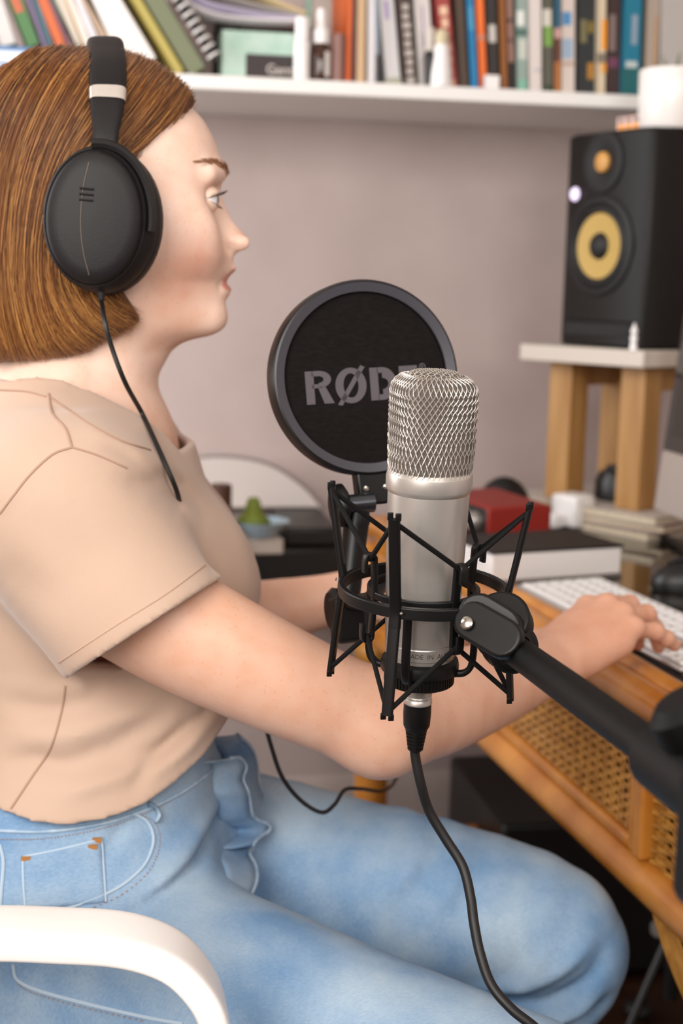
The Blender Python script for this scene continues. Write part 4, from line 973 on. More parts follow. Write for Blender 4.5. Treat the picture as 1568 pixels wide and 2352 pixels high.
def cloth_xz(pts, y): return [(on(px, py, 1, y)[0], on(px, py, 1, y)[2]) for px, py in pts]
sleeves = []
LP = V(P0[0]+.03, 2*YH-P0[1], P0[2]); Pn2 = V(Pn[0], -Pn[1], Pn[2])
for S0, PP, NN, rs in ((RS, P0, Pn, [.0625, .0665, .0680, .069]), (LS, LP, Pn2, [.062, .063, .062, .062])):
    pts = [S0+V(0, 0, .008), S0*.5+PP*.5+V(-.002, 0, .002), PP, PP+NN*.05]
    E0 = EL if PP is P0 else LE
    arm_c = at(372, 1428, 1.07) if PP is P0 else S0+(E0-S0)*.5
    dS = np.minimum(G.chain_d(pts, rs, 16, .0), G.chain_d([S0, S0*.5+arm_c*.5, arm_c, arm_c+(E0-S0)*.18], [.057, .0565, .0545, .053], 12, .0)); pl_ = ((G.ax[0]-PP[0])*NN[0])[:, None, None]+((G.ax[1]-PP[1])*NN[1])[None, :, None]+((G.ax[2]-PP[2])*NN[2])[None, None, :]
    dC = np.maximum(dS, pl_).astype(np.float32); sleeves.append((dS, pl_.astype(np.float32)))
    G.union((slice(None),)*3, dC, .035)
yn = 1.06
def fold(pts, w_, A, y=yn, ylo=.9, yhi=1.19): G.crease(cloth_xz(pts, y), w_, A, ylo, yhi)
fold([(250, 1010), (330, 1060), (420, 1130), (480, 1210)], .0055, .0050, 1.09); fold([(285, 1085), (350, 1112), (395, 1150), (425, 1185)], .008, .0065, 1.07)
fold([(200, 960), (300, 1010), (400, 1095)], .006, -.0035, 1.12)
fold([(270, 1040), (350, 1085), (430, 1160), (500, 1270)], .005, -.0030, 1.08)
fold([(0, 1650), (120, 1660), (260, 1620)], .010, .005); fold([(30, 1720), (180, 1700), (330, 1650)], .009, -.004)
fold([(250, 1780), (380, 1740), (500, 1660), (555, 1600)], .008, .0060); fold([(120, 1790), (260, 1740), (400, 1660)], .010, .0060); fold([(330, 1800), (440, 1740), (540, 1650)], .007, -.004)
fold([(150, 1830), (250, 1800), (330, 1770)], .007, -.004); fold([(300, 1830), (340, 1780), (420, 1720)], .006, .004); fold([(0, 1790), (80, 1770), (170, 1780)], .009, .005)
fold([(150, 1580), (250, 1590), (330, 1620), (420, 1650)], .012, .005); fold([(430, 1700), (480, 1660), (520, 1630)], .006, -.003)
fold([(0, 1300), (90, 1350), (170, 1370)], .018, .003, 1.02); fold([(60, 1180), (160, 1260), (250, 1330)], .02, .0025, 1.02); 
fold([(440, 1080), (500, 1180), (545, 1290)], .010, .002, 1.2, 1.1, 1.3)
G_out = G.F.copy()
inner = G.F+.0078
G.F = np.maximum(G.F, -inner)
# openings: hem, neck
hx = cloth_xz([(-120, 1850), (0, 1862), (90, 1878), (160, 1880), (250, 1866), (330, 1842), (400, 1806), (470, 1762), (520, 1716), (548, 1690)], 1.075)
hxx, hxz = np.array([p[0] for p in hx]), np.array([p[1] for p in hx])
Xg, Yg, Zg = G.ax[0][:, None, None], G.ax[1][None, :, None], G.ax[2][None, None, :]
zh = np.interp(G.ax[0], hxx, hxz)[:, None, None] + .0*Yg
G.F = np.maximum(G.F, (zh-Zg)*.9)
nk = cloth_xz([(-60, 862), (0, 868), (60, 878), (105, 894), (150, 920), (200, 950), (260, 982), (310, 1005), (350, 1020), (400, 1030)], 1.175)
zn = np.interp(G.ax[0], [p[0] for p in nk], [p[1] for p in nk])[:, None, None]
lift = .10*smooth(.075, .14, np.abs(Yg-YH))
G.F = np.maximum(G.F, (Zg-zn-lift)*.8)
# hollow sleeve mouths
for dS, pl_ in sleeves: G.F = np.maximum(G.F, -np.maximum(dS+.0062, np.abs(pl_)-.016))
G.F[:, :, 0] = .01
def sample(F, G, p):
    t = (p-G.lo)/G.h; i = np.clip(t.astype(int), 0, G.n-2); f = np.clip(t-i, 0, 1); out = 0
    for a in (0, 1):
        for b in (0, 1):
            for c in (0, 1):
                out = out+F[i[:, 0]+a, i[:, 1]+b, i[:, 2]+c]*(f[:, 0] if a else 1-f[:, 0])*(f[:, 1] if b else 1-f[:, 1])*(f[:, 2] if c else 1-f[:, 2])
    return out
# skin under the cloth stays clear of it
me = body.data; bv = np.empty(len(me.vertices)*3, np.float32); me.vertices.foreach_get('co', bv); bv = bv.reshape(-1, 3).astype(float)+np.array([0.0, YH, 0.0])
inb = ((bv > G.lo+.008) & (bv < G.lo+G.h*(G.n-1)-.008)).all(1); idx_ = np.nonzero(inb)[0]; pv = bv[idx_]
zn_ = np.interp(pv[:, 0], [p[0] for p in cloth_xz([(-60, 862), (0, 868), (60, 878), (105, 894), (150, 920), (200, 950), (260, 982), (310, 1005), (350, 1020), (400, 1030)], 1.175)], [p[1] for p in cloth_xz([(-60, 862), (0, 868), (60, 878), (105, 894), (150, 920), (200, 950), (260, 982), (310, 1005), (350, 1020), (400, 1030)], 1.175)])
cov = pv[:, 2] < zn_+.10*smooth(.075, .14, np.abs(pv[:, 1]-YH))-.012
for (dS, pl_), S0, E0, W0 in zip(sleeves, (RS, LS), (EL, LE), (WR, LW)):
    b_ = sample(pl_, G, pv); da = np.full(len(pv), 9.0)
    for p_, q_ in ((S0, E0), (E0, W0)):
        e_ = q_-p_; t_ = sat((pv-p_)@e_/(e_@e_)); da = np.minimum(da, np.linalg.norm(pv-p_-t_[:, None]*e_, axis=1))
    cov &= ~((da < .078) & (b_ > -.012))
for _ in range(3):
    g0 = sample(G_out, G, pv); e_ = .003
    gr = np.stack([(sample(G_out, G, pv+np.eye(3)[k]*e_)-sample(G_out, G, pv-np.eye(3)[k]*e_))/(2*e_) for k in range(3)], 1)
    push = np.clip(g0+.0125, 0, .03)*cov*(g0 < .03)
    pv = pv-gr/(np.sum(gr**2, 1, keepdims=True)+.05)*push[:, None]
bv[idx_] = pv; me.vertices.foreach_set('co', (bv-np.array([0.0, YH, 0.0])).astype(np.float32).ravel()); me.update()
v, q = G.mesh(); v = relax(v, q, 3, .5)
m_tee = bpy.data.materials.new('beige_jersey'); m_tee.use_nodes = True; nt = m_tee.node_tree; bs = nt.nodes['Principled BSDF']
tcn = nt.nodes.new('ShaderNodeTexCoord')
n1 = nt.nodes.new('ShaderNodeTexNoise'); n1.inputs['Scale'].default_value = 900; nt.links.new(tcn.outputs['Object'], n1.inputs['Vector'])
n2 = nt.nodes.new('ShaderNodeTexNoise'); n2.inputs['Scale'].default_value = 7; nt.links.new(tcn.outputs['Object'], n2.inputs['Vector'])
r1 = nt.nodes.new('ShaderNodeValToRGB'); r1.color_ramp.elements[0].position = .3; r1.color_ramp.elements[1].position = .7
r1.color_ramp.elements[0].color = lin('#c4a996'); r1.color_ramp.elements[1].color = lin('#bb9f8b')
nt.links.new(n2.outputs['Fac'], r1.inputs[0]); nt.links.new(r1.outputs[0], bs.inputs['Base Color'])
bp = nt.nodes.new('ShaderNodeBump'); bp.inputs['Strength'].default_value = .18; bp.inputs['Distance'].default_value = .001; nt.links.new(n1.outputs['Fac'], bp.inputs['Height']); nt.links.new(bp.outputs[0], bs.inputs['Normal'])
bs.inputs['Roughness'].default_value = .85; bs.inputs['Sheen Weight'].default_value = .25; bs.inputs['Specular IOR Level'].default_value = .2
tee = np_obj('t_shirt', v, q, m_tee, person); tee_tree = bvh(tee)
m_seam = mat('tee_seam', '#a98a76', .9); m_seam2 = mat('tee_hem_stitch', '#bfa08b', .9)
def seam(tree, pts, r, mm, parent, name='seam', lift=.0002, n=40, flat=None):
    P = [hit(tree, x, y, lift) for x, y in bez(pts, n)]; runs = [[]]
    for p in P:
        if p is None or (runs[-1] and np.linalg.norm(p-runs[-1][-1]) > .03): 
            if runs[-1]: runs.append([])
            if p is None: continue
        runs[-1].append(p)
    out = []
    for R_ in runs:
        if len(R_) > 2: out.append(MB().tube(np.array(R_), r, 6, flat=flat).obj(name, mm, parent))
    return out
seam(tee_tree, [(112, 905), (120, 950), (150, 985), (165, 1028)], .0011, m_seam, tee, 'shoulder_seam')
seam(tee_tree, [(165, 1028), (120, 1045), (70, 1090), (30, 1140), (0, 1180)], .0010, m_seam, tee, 'armhole_seam')
seam(tee_tree, [(165, 1028), (220, 1045), (290, 1075)], .0009, m_seam, tee, 'armhole_seam')
seam(tee_tree, [(150, 1575), (140, 1640), (115, 1720), (70, 1790), (25, 1858)], .0010, m_seam, tee, 'side_seam')
seam(tee_tree, [(0, 896), (60, 900), (105, 912)], .0009, m_seam, tee, 'collar_seam')
seam(tee_tree, [(118, 915), (200, 972), (275, 1012), (345, 1034)], .0009, m_seam, tee, 'collar_seam')
seam(tee_tree, [(478, 1292), (380, 1365), (260, 1440), (135, 1522)], .0006, m_seam2, tee, 'sleeve_hem_stitch')

# ------------------------------------------------------------------ jeans
J = Field((-.24, .76, .06), (.52, 1.46, .75), .0032)
J.F[:] = .05
jz = np.array([.46, .50, .56, .62, .68, .75]); jf = np.array([.05, .08, .10, .110, .108, .100]); jk = np.array([-.17, -.20, -.205, -.192, -.165, -.140]); jw = np.array([.15, .185, .190, .179, .162, .142])
stack(J, jz, jf, jk, jw, 2.5, zlo=.47)
RK = V(.365, .865, .492); LK = V(.420, 1.205, .503)
J.chain([(-.02, 1.14, .555), (.17, 1.01, .520), RK, RK+V(-.03, .01, -.10), RK+V(-.08, .02, -.25), RK+V(-.14, .03, -.43)], [.092, .083, .066, .060, .060, .055], .05, 26)
J.chain([(.01, 1.33, .565), (.22, 1.265, .537), LK, LK+V(-.03, .01, -.09), LK+V(-.09, .02, -.23), LK+V(-.16, .03, -.40)], [.096, .085, .067, .061, .060, .055], .05, 26)
J.ellip((.085, 1.235, .585), (.055, .06, .07), .05)                 # bunched denim in the lap
def jfold(pts, w_, A, y, ylo, yhi): J.crease(cloth_xz(pts, y), w_, A, ylo, yhi)
jfold([(270, 2110), (350, 2070), (450, 2035), (560, 1980)], .006, .006, 1.05, .9, 1.15); jfold([(300, 2080), (420, 2010), (560, 1950)], .010, -.005, 1.05, .9, 1.15)
jfold([(320, 1880), (260, 1960), (230, 2000)], .006, .003, 1.05, .9, 1.12)
for pts, w_, A in (([(1090, 2290), (1200, 2250), (1290, 2180), (1340, 2140)], .009, -.010), ([(1140, 2320), (1250, 2290), (1340, 2220), (1370, 2180)], .008, .010), ([(1180, 2352), (1290, 2320), (1360, 2270)], .008, -.009), ([(1250, 2352), (1330, 2330), (1380, 2280)], .008, .009),
      ([(890, 2080), (960, 2010), (1010, 1960)], .009, -.006), ([(1010, 2090), (1060, 2020), (1100, 1980)], .009, -.006), ([(1160, 2270), (1210, 2200), (1250, 2160)], .008, -.007), ([(700, 2000), (750, 1930)], .01, -.003)):
    jfold(pts, w_, A, 1.16, 1.10, 1.36)
Xg, Yg, Zg = J.ax[0][:, None, None], J.ax[1][None, :, None], J.ax[2][None, None, :]
zt = np.interp(J.ax[0], hxx, hxz)[:, None, None]+.018
J.F = np.maximum(J.F, (Zg-zt)*.9); J.F = np.maximum(J.F, .10-Zg); J.F[:, :, 0] = .01
v, q = J.mesh(); v = relax(v, q, 3, .5)
m_den = bpy.data.materials.new('light_denim'); m_den.use_nodes = True; nt = m_den.node_tree; bs = nt.nodes['Principled BSDF']; L = nt.links
tcn = nt.nodes.new('ShaderNodeTexCoord')
def nz(sc, st, det=4, rot=(0, 0, 0)):
    mp = nt.nodes.new('ShaderNodeMapping'); mp.inputs['Scale'].default_value = st; mp.inputs['Rotation'].default_value = rot; L.new(tcn.outputs['Object'], mp.inputs[0])
    n = nt.nodes.new('ShaderNodeTexNoise'); n.inputs['Scale'].default_value = sc; n.inputs['Detail'].default_value = det; L.new(mp.outputs[0], n.inputs['Vector']); return n
na = nz(14, (1, 1, 1), 5); nb_ = nz(420, (1, .12, 1), 2, (.0, .0, .0)); nc = nz(1300, (.25, 1, .25), 2, (0, .8, 0))
r1 = nt.nodes.new('ShaderNodeValToRGB'); r1.color_ramp.elements[0].position = .32; r1.color_ramp.elements[1].position = .68
r1.color_ramp.elements[0].color = lin('#6f93b8'); r1.color_ramp.elements[1].color = lin('#a3b8c9'); L.new(na.outputs['Fac'], r1.inputs[0])
r2 = nt.nodes.new('ShaderNodeValToRGB'); r2.color_ramp.elements[0].position = .3; r2.color_ramp.elements[1].position = .7
r2.color_ramp.elements[0].color = (.86, .88, .91, 1); r2.color_ramp.elements[1].color = (1.06, 1.05, 1.04, 1); L.new(nc.outputs['Fac'], r2.inputs[0])
mx_ = nt.nodes.new('ShaderNodeMix'); mx_.data_type = 'RGBA'; mx_.blend_type = 'MULTIPLY'; mx_.inputs['Factor'].default_value = 1; L.new(r1.outputs[0], mx_.inputs['A']); L.new(r2.outputs[0], mx_.inputs['B']); L.new(mx_.outputs['Result'], bs.inputs['Base Color'])
bp = nt.nodes.new('ShaderNodeBump'); bp.inputs['Strength'].default_value = .3; bp.inputs['Distance'].default_value = .001; L.new(nc.outputs['Fac'], bp.inputs['Height']); L.new(bp.outputs[0], bs.inputs['Normal'])
bs.inputs['Roughness'].default_value = .85; bs.inputs['Specular IOR Level'].default_value = .2
jeans = np_obj('jeans', v, q, m_den, person); jt = bvh(jeans)
m_st = mat('denim_thread', '#a9763e', .8); m_edge = mat('denim_edge', '#b3c6d6', .85); m_dk = mat('denim_dark_inside', '#2c4258', .9); m_hem = mat('denim_hem', '#8fabc6', .85, color2='#b4c8d8', nscale=80)
# waistband, pocket mouth, coin pocket, side seam, stitches
seam(jt, [(-5, 1908), (100, 1910), (220, 1895), (330, 1862), (430, 1812), (520, 1742)], .0016, m_hem, jeans, 'waistband_edge', .0004)
def stitches(pts, n, name='stitch_row'):
    P = [hit(jt, x, y, .0009) for x, y in bez(pts, n*2)]; b = MB(); c = 0
    for i in range(0, len(P)-1, 2):
        if P[i] is None or P[i+1] is None or np.linalg.norm(P[i]-P[i+1]) > .02: continue
        b.tube([P[i], P[i]*.3+P[i+1]*.7], .00045, 4); c += 1
    if c: o = b.obj(name, m_st, jeans); o['kind'] = 'stuff'
stitches([(-5, 1928), (100, 1926), (220, 1906), (330, 1870), (420, 1822)], 60)
def panel(poly, name, mm, th=.0016, n=14):
    """a patch of cloth laid on the denim; poly: four corner paths in order"""
    a, b_, c, d = poly; A = []
    for i in np.linspace(0, 1, n):
        row = []
        for j in np.linspace(0, 1, n):
            x = (1-i)*((1-j)*a[0]+j*b_[0])+i*((1-j)*d[0]+j*c[0]); y = (1-i)*((1-j)*a[1]+j*b_[1])+i*((1-j)*d[1]+j*c[1])
            p = hit(jt, x, y, .0010); row.append(p if p is not None else (row[-1] if row else at(x, y, 1.05)))
        A.append(row)
    return MB().grid(np.array(A)).obj(name, mm, jeans, solid=th)
panel([(52, 1968), (232, 1927), (243, 2072), (58, 2090)], 'coin_pocket', m_den)
for pts, n in (([(56, 1985), (140, 1970), (228, 1944)], 22), ([(56, 1998), (140, 1983), (230, 1957)], 22), ([(76, 1972), (80, 2030), (84, 2088)], 14), ([(212, 1932), (218, 2000), (224, 2072)], 14)): stitches(pts, n)
m_edgeb = m_edge
for pts in ([(52, 1968), (140, 1950), (232, 1927)], [(52, 1968), (54, 2030), (58, 2090)], [(232, 1927), (238, 2000), (243, 2072)]): seam(jt, pts, .0010, m_edge, jeans, 'pocket_edge', .0012, 20)
seam(jt, [(305, 1868), (335, 1885), (350, 1915), (348, 1950), (325, 1995), (270, 2040), (190, 2075), (120, 2095)], .0012, m_edge, jeans, 'pocket_mouth', .0008)
stitches([(320, 1868), (355, 1890), (366, 1925), (360, 1965), (335, 2010), (275, 2058), (200, 2090)], 36)
seam(jt, [(0, 1940), (8, 1980), (4, 2040), (0, 2090)], .0014, m_edge, jeans, 'side_seam', .0006)
seam(jt, [(30, 2215), (40, 2250), (90, 2275), (200, 2305), (330, 2335), (420, 2352)], .0014, m_edge, jeans, 'side_seam', .0006)
stitches([(30, 2228), (45, 2262), (90, 2285), (200, 2315), (330, 2345)], 40)
bar = MB()
for px, py in ((222, 1930), (212, 1945), (60, 1972)):
    P = hit(jt, px, py, .0014)
    if P is not None: bar.box(P, (.007, .002, .004))
bar.obj('bar_tack', mat('orange_thread', '#a8733a', .8), jeans)['kind'] = 'stuff'
P = [hit(jt, x, y, .0035) for x, y in bez([(338, 1845), (352, 1852), (360, 1870), (352, 1888)], 8)]
P = [p for p in P if p is not None]
if len(P) > 3: MB().tube(np.array(P), .0045, 6, flat=.35).obj('belt_loop', m_hem, jeans)
# open fly: two wavy flaps standing off the lap
def flap(pts, dx, dy, dd, name, r):
    """wavy edge of cloth that grows out of the denim behind it; dx, dy: where it leaves the denim, dd: how far it turns inwards"""
    pp = bez(pts, 52); P, Q = [], []; last = None
    for x, y in pp:
        h_ = hit(jt, x+dx, y+dy, -.002); h_ = h_ if h_ is not None else last
        if h_ is None: h_ = at(x+dx, y+dy, 1.16)
        last = h_; Q.append(h_)
    Q = np.array(Q); k_ = np.ones(9)/9
    dq = (Q-CAM)@FW; dq = np.convolve(np.pad(dq, 4, 'edge'), k_, 'valid')
    P = np.array([at(x, y, d_+dd) for (x, y), d_ in zip(pp, dq)]); Q = np.array([at(x+dx, y+dy, d_+.004) for (x, y), d_ in zip(pp, dq)])
    A = np.stack([P, P*.75+Q*.25-FW*.004, P*.45+Q*.55-FW*.005, P*.2+Q*.8-FW*.002, Q], 1)
    MB().grid(A).obj(name, m_den, jeans, solid=.0022)
    MB().tube(P, r, 8).obj('flap_edge', m_hem, jeans)
flap([(545, 1688), (576, 1718), (590, 1762), (594, 1800), (612, 1840), (632, 1868), (646, 1903), (640, 1932), (612, 1948), (584, 1946), (572, 1962), (586, 1990), (588, 2025), (572, 2058)], -70, 6, .055, 'fly_flap', .0022)
flap([(528, 1742), (552, 1742), (564, 1762), (557, 1790), (570, 1822), (577, 1868), (592, 1884), (613, 1892), (618, 1907), (598, 1922), (580, 1940)], -75, 10, .030, 'fly_flap', .0018)
# shoes
m_sole = mat('shoe_white', '#d9d6d2', .6)
for kn in (RK, LK):
    an = V(kn[0]-.15, kn[1]+.03, 0); S_ = Field((an[0]-.10, an[1]-.07, -.004), (an[0]+.20, an[1]+.07, .14), .005)
    S_.chain([an+V(-.02, 0, .10), an+V(-.02, 0, .05)], [.042, .045], .02, 4); S_.chain([an+V(-.03, 0, .035), an+V(.07, 0, .035), an+V(.14, 0, .03)], [.036, .040, .030], .03, 8)
    S_.F[:, :, S_.ax[2] < .002] = .01
    v_, q_ = S_.mesh(); v_ = relax(v_, q_, 3); np_obj('shoe', v_, q_, m_sole, person)
# ------------------------------------------------------------------ hair
HP = [(440, 240), (405, 285), (355, 335), (318, 372), (300, 400), (262, 440), (262, 640), (322, 728), (318, 738), (255, 768), (195, 800), (110, 815), (0, 816), (-75, 806), (-98, 700), (-104, 500), (-92, 350), (-55, 235), (5, 165), (75, 132), (150, 118), (225, 117), (290, 130), (350, 158), (400, 195)]
poly = np.array([hp(*p) for p in HP])
def poly_sdf(X, Z, P):
    d = None; ins = np.zeros(np.broadcast(X, Z).shape, bool); n = len(P)
    for i in range(n):
        a, b = P[i], P[(i+1) % n]; e = b-a; t = np.clip(((X-a[0])*e[0]+(Z-a[1])*e[1])/(e@e), 0, 1)
        dd = np.hypot(X-a[0]-t*e[0], Z-a[1]-t*e[1]); d = dd if d is None else np.minimum(d, dd)
        c = ((a[1] > Z) != (b[1] > Z)) & (X < (b[0]-a[0])*(Z-a[1])/(b[1]-a[1]+1e-12)+a[0]); ins ^= c
    return np.where(ins, -d, d)
HF = Field((-.135, 1.12, 1.025), (.10, 1.35, 1.30), .003)
D2 = poly_sdf(HF.ax[0][:, None], HF.ax[2][None, :], poly)[:, None, :]
Z = HF.ax[2]; Yv = np.abs(HF.ax[1]-YH)[None, :, None]; X = HF.ax[0][:, None, None]
zt = [hp(230, p)[1] for p in (117, 122, 135, 160, 200, 250, 320, 420, 520, 620, 700, 760, 820)][::-1]
ww = [.004, .024, .043, .060, .073, .0805, .0850, .0875, .0890, .0900, .0895, .088, .086][::-1]
W = np.interp(Z, zt, ww)[None, None, :]
cx = hp(170, 400)[0]; fall = np.sqrt(np.clip(1-((X-cx)/np.where(X > cx, .125, .135))**2, 0.02, 1))
dv = Yv-W*fall**.75
k = .03; hh = np.maximum(k-np.abs(D2-dv), 0)/k; HF.F[:] = (np.maximum(D2, dv)+hh*hh*k*.25).astype(np.float32)
# keep the face, the neck and the ear side free
HF.ellip(hv(470, 620, 0), (.085, .075, .11), .012, neg=True)
HF.capsule(hv(235, 700, 0), hv(190, 860, 0), .05, .054, .01, neg=True)
v, q = HF.mesh(); v = relax(v, q, 3, .5)
def hair_mat(name, dark, mid, light):
    M = bpy.data.materials.new(name); M.use_nodes = True; nt = M.node_tree; b = nt.nodes['Principled BSDF']
    a = nt.nodes.new('ShaderNodeAttribute'); a.attribute_name = 'shade'
    r = nt.nodes.new('ShaderNodeValToRGB'); e = r.color_ramp.elements; e[0].position = 0; e[0].color = lin(dark); e[1].position = 1; e[1].color = lin(light); x = e.new(.5); x.color = lin(mid)
    nt.links.new(a.outputs['Fac'], r.inputs[0]); nt.links.new(r.outputs[0], b.inputs['Base Color']); b.inputs['Roughness'].default_value = .38; b.inputs['Specular IOR Level'].default_value = .45
    b.inputs['Sheen Weight'].default_value = .15
    return M
m_hair = hair_mat('copper_brown_hair', '#371e0e', '#8f5526', '#d8a058')
m_hbase = mat('hair_underlayer', '#6e421e', .6, color2='#3f2410', nscale=30, nstretch=(4, 4, .4))
hair = np_obj('hair', v, q, m_hbase, person); ht = bvh(hair)
# guide lines for the near side (pixels on the mid plane), from the parting to the tips
GD = [
 [(432, 236), (395, 290), (345, 340), (290, 385), (230, 430), (190, 500), (188, 580), (215, 650), (262, 700), (318, 732)],
 [(405, 208), (360, 265), (310, 325), (250, 385), (190, 450), (160, 540), (165, 630), (200, 700), (240, 740), (285, 755)],
 [(370, 178), (325, 235), (270, 310), (205, 390), (150, 480), (130, 580), (140, 670), (175, 735), (210, 765), (235, 778)],
 [(325, 150), (280, 215), (225, 300), (165, 390), (122, 490), (108, 590), (115, 680), (145, 750), (175, 785), (195, 798)],
 [(280, 132), (235, 200), (180, 290), (125, 390), (95, 500), (85, 600), (92, 690), (112, 755), (132, 790), (150, 808)],
 [(235, 120), (185, 190), (130, 285), (85, 390), (62, 500), (56, 600), (62, 690), (80, 760), (95, 795), (108, 813)],
 [(190, 120), (135, 190), (80, 290), (45, 400), (28, 510), (24, 610), (30, 700), (45, 765), (55, 797), (62, 815)],
 [(150, 124), (90, 190), (35, 290), (5, 400), (-8, 510), (-10, 610), (-4, 700), (8, 765), (16, 797), (22, 816)],
 [(110, 130), (40, 205), (-20, 300), (-48, 410), (-56, 520), (-55, 620), (-48, 705), (-36, 768), (-28, 797), (-22, 815)],
 [(80, 140), (0, 220), (-62, 320), (-86, 420), (-92, 530), (-92, 630), (-86, 710), (-78, 768), (-74, 795), (-70, 808)]]
GD = np.array([bez([hp(*p) for p in g], 22) for g in GD])                  # (guides, 22, 2)
def strands(N, seed, jit, rad, side, lift):
    rg = np.random.default_rng(seed); out_v = []; out_f = []; sh = []; n0 = 0; m_ = 22; sg = 3
    u = rg.random(N)*(len(GD)-1.001); i = u.astype(int); f = (u-i)[:, None, None]
    base = GD[i]*(1-f)+GD[i+1]*f
    clump = np.round(u*8)/8; cj = np.sin(clump*37.7)*.5+.5
    ph = rg.random(N)*6.28; off = rg.normal(0, jit, (N, 2)); tt = np.linspace(0, 1, m_)
    shade = np.clip(.46+.5*(cj-.5)+rg.normal(0, .24, N), 0, 1)
    endcut = 1-np.abs(rg.normal(0, .018, N))
    dl = np.abs(rg.normal(0, lift, N))
    for s in range(N):
        c = base[s]+off[s]*(.35+.65*tt[:, None])+np.stack([np.sin(tt*5+ph[s])*.0012, 0*tt], 1)
        P = []
        for k in range(m_):
            t_ = tt[k]*endcut[s]*(m_-1); a = min(int(t_), m_-2); g_ = t_-a; x, z = c[a]*(1-g_)+c[a+1]*g_
            o_, nn_, _, _ = ht.ray_cast(Vector((x, YH+side*.3, z)), Vector((0, -side, 0)))
            if o_ is None:
                o_, nn_, _, _ = ht.find_nearest(Vector((x, YH+side*.01, z)))
            P.append(np.array(o_)+np.array(nn_)*(.0006+dl[s]))
        P = np.array(P); P[1:-1] = P[1:-1]*.5+.25*(P[:-2]+P[2:]); P[1:-1] = P[1:-1]*.5+.25*(P[:-2]+P[2:])
        T = np.gradient(P, axis=0); T /= np.linalg.norm(T, axis=1, keepdims=True)+1e-9
        a = np.cross(T, (0.3, 1, 0.2)); a /= np.linalg.norm(a, axis=1, keepdims=True)+1e-9; b = np.cross(T, a)
        r = rad*(.7+.6*rg.random())*np.interp(tt, [0, .1, .8, 1], [.6, 1, .9, .35])[:, None]
        ring = np.stack([P+r*(cos(2*pi*j/sg)*a+sin(2*pi*j/sg)*b) for j in range(sg)], 1).reshape(-1, 3)
        out_v.append(ring); sh.append(np.repeat(np.clip(shade[s]+.22*(tt-.45), 0, 1), sg))
    V_ = np.concatenate(out_v); I = np.arange(N)[:, None, None]*m_*sg; K = np.arange(m_-1)[None, :, None]*sg; Jn = np.arange(sg)[None, None, :]; J2 = (Jn+1) % sg
    Q = np.stack([I+K+Jn, I+K+J2, I+K+sg+J2, I+K+sg+Jn], -1).reshape(-1, 4)
    return V_, Q, np.concatenate(sh)
for nm, side, N, sd in (('hair_strands', -1, 9000, 3), ('hair_strands', 1, 1400, 5)):
    V_, Q, S_ = strands(N, sd, .0060, .00024, side, .0020)
    o = np_obj(nm, V_, Q, m_hair, hair); a = o.data.attributes.new('shade', 'FLOAT', 'POINT'); a.data.foreach_set('value', S_.astype(np.float32)); o['kind'] = 'stuff'
# ------------------------------------------------------------------ headphones
m_hpb = mat('headphone_black', '#110e0f', .55, bump=.1, bscale=900, spec=.35); m_hpd = mat('headphone_dark', '#0d0b0c', .55); m_silver = mat('silver_band', '#d8cfc6', .35, .55); m_pad = mat('ear_pad_leather', '#141112', .6, bump=.15, bscale=300)
hpn = thing('headphones', 'black over ear headphones with a silver strip on the headband, worn by the person', 'headphones', tuple(hv(230, 500, 0)))
def ell_loft(name, c, n, upv, secs, mm, parent, seg=48, egg=0.0):
    """secs: (offset along n, half width, half height, dx)"""
    n = unit(n); u_ = unit(np.cross(upv, n)); w2 = np.cross(n, u_); a = np.arange(seg)*2*pi/seg; A = []
    for off, hw, hh, dx in secs:
        A.append([c+n*off+u_*(hw*cos(t)*(1+egg*sin(t))+dx)+w2*hh*sin(t) for t in a])
    A = np.array(A); b = MB(); b.grid(np.concatenate([A, A[:, :1]], 1).transpose(1, 0, 2)); return b.obj(name, mm, parent)
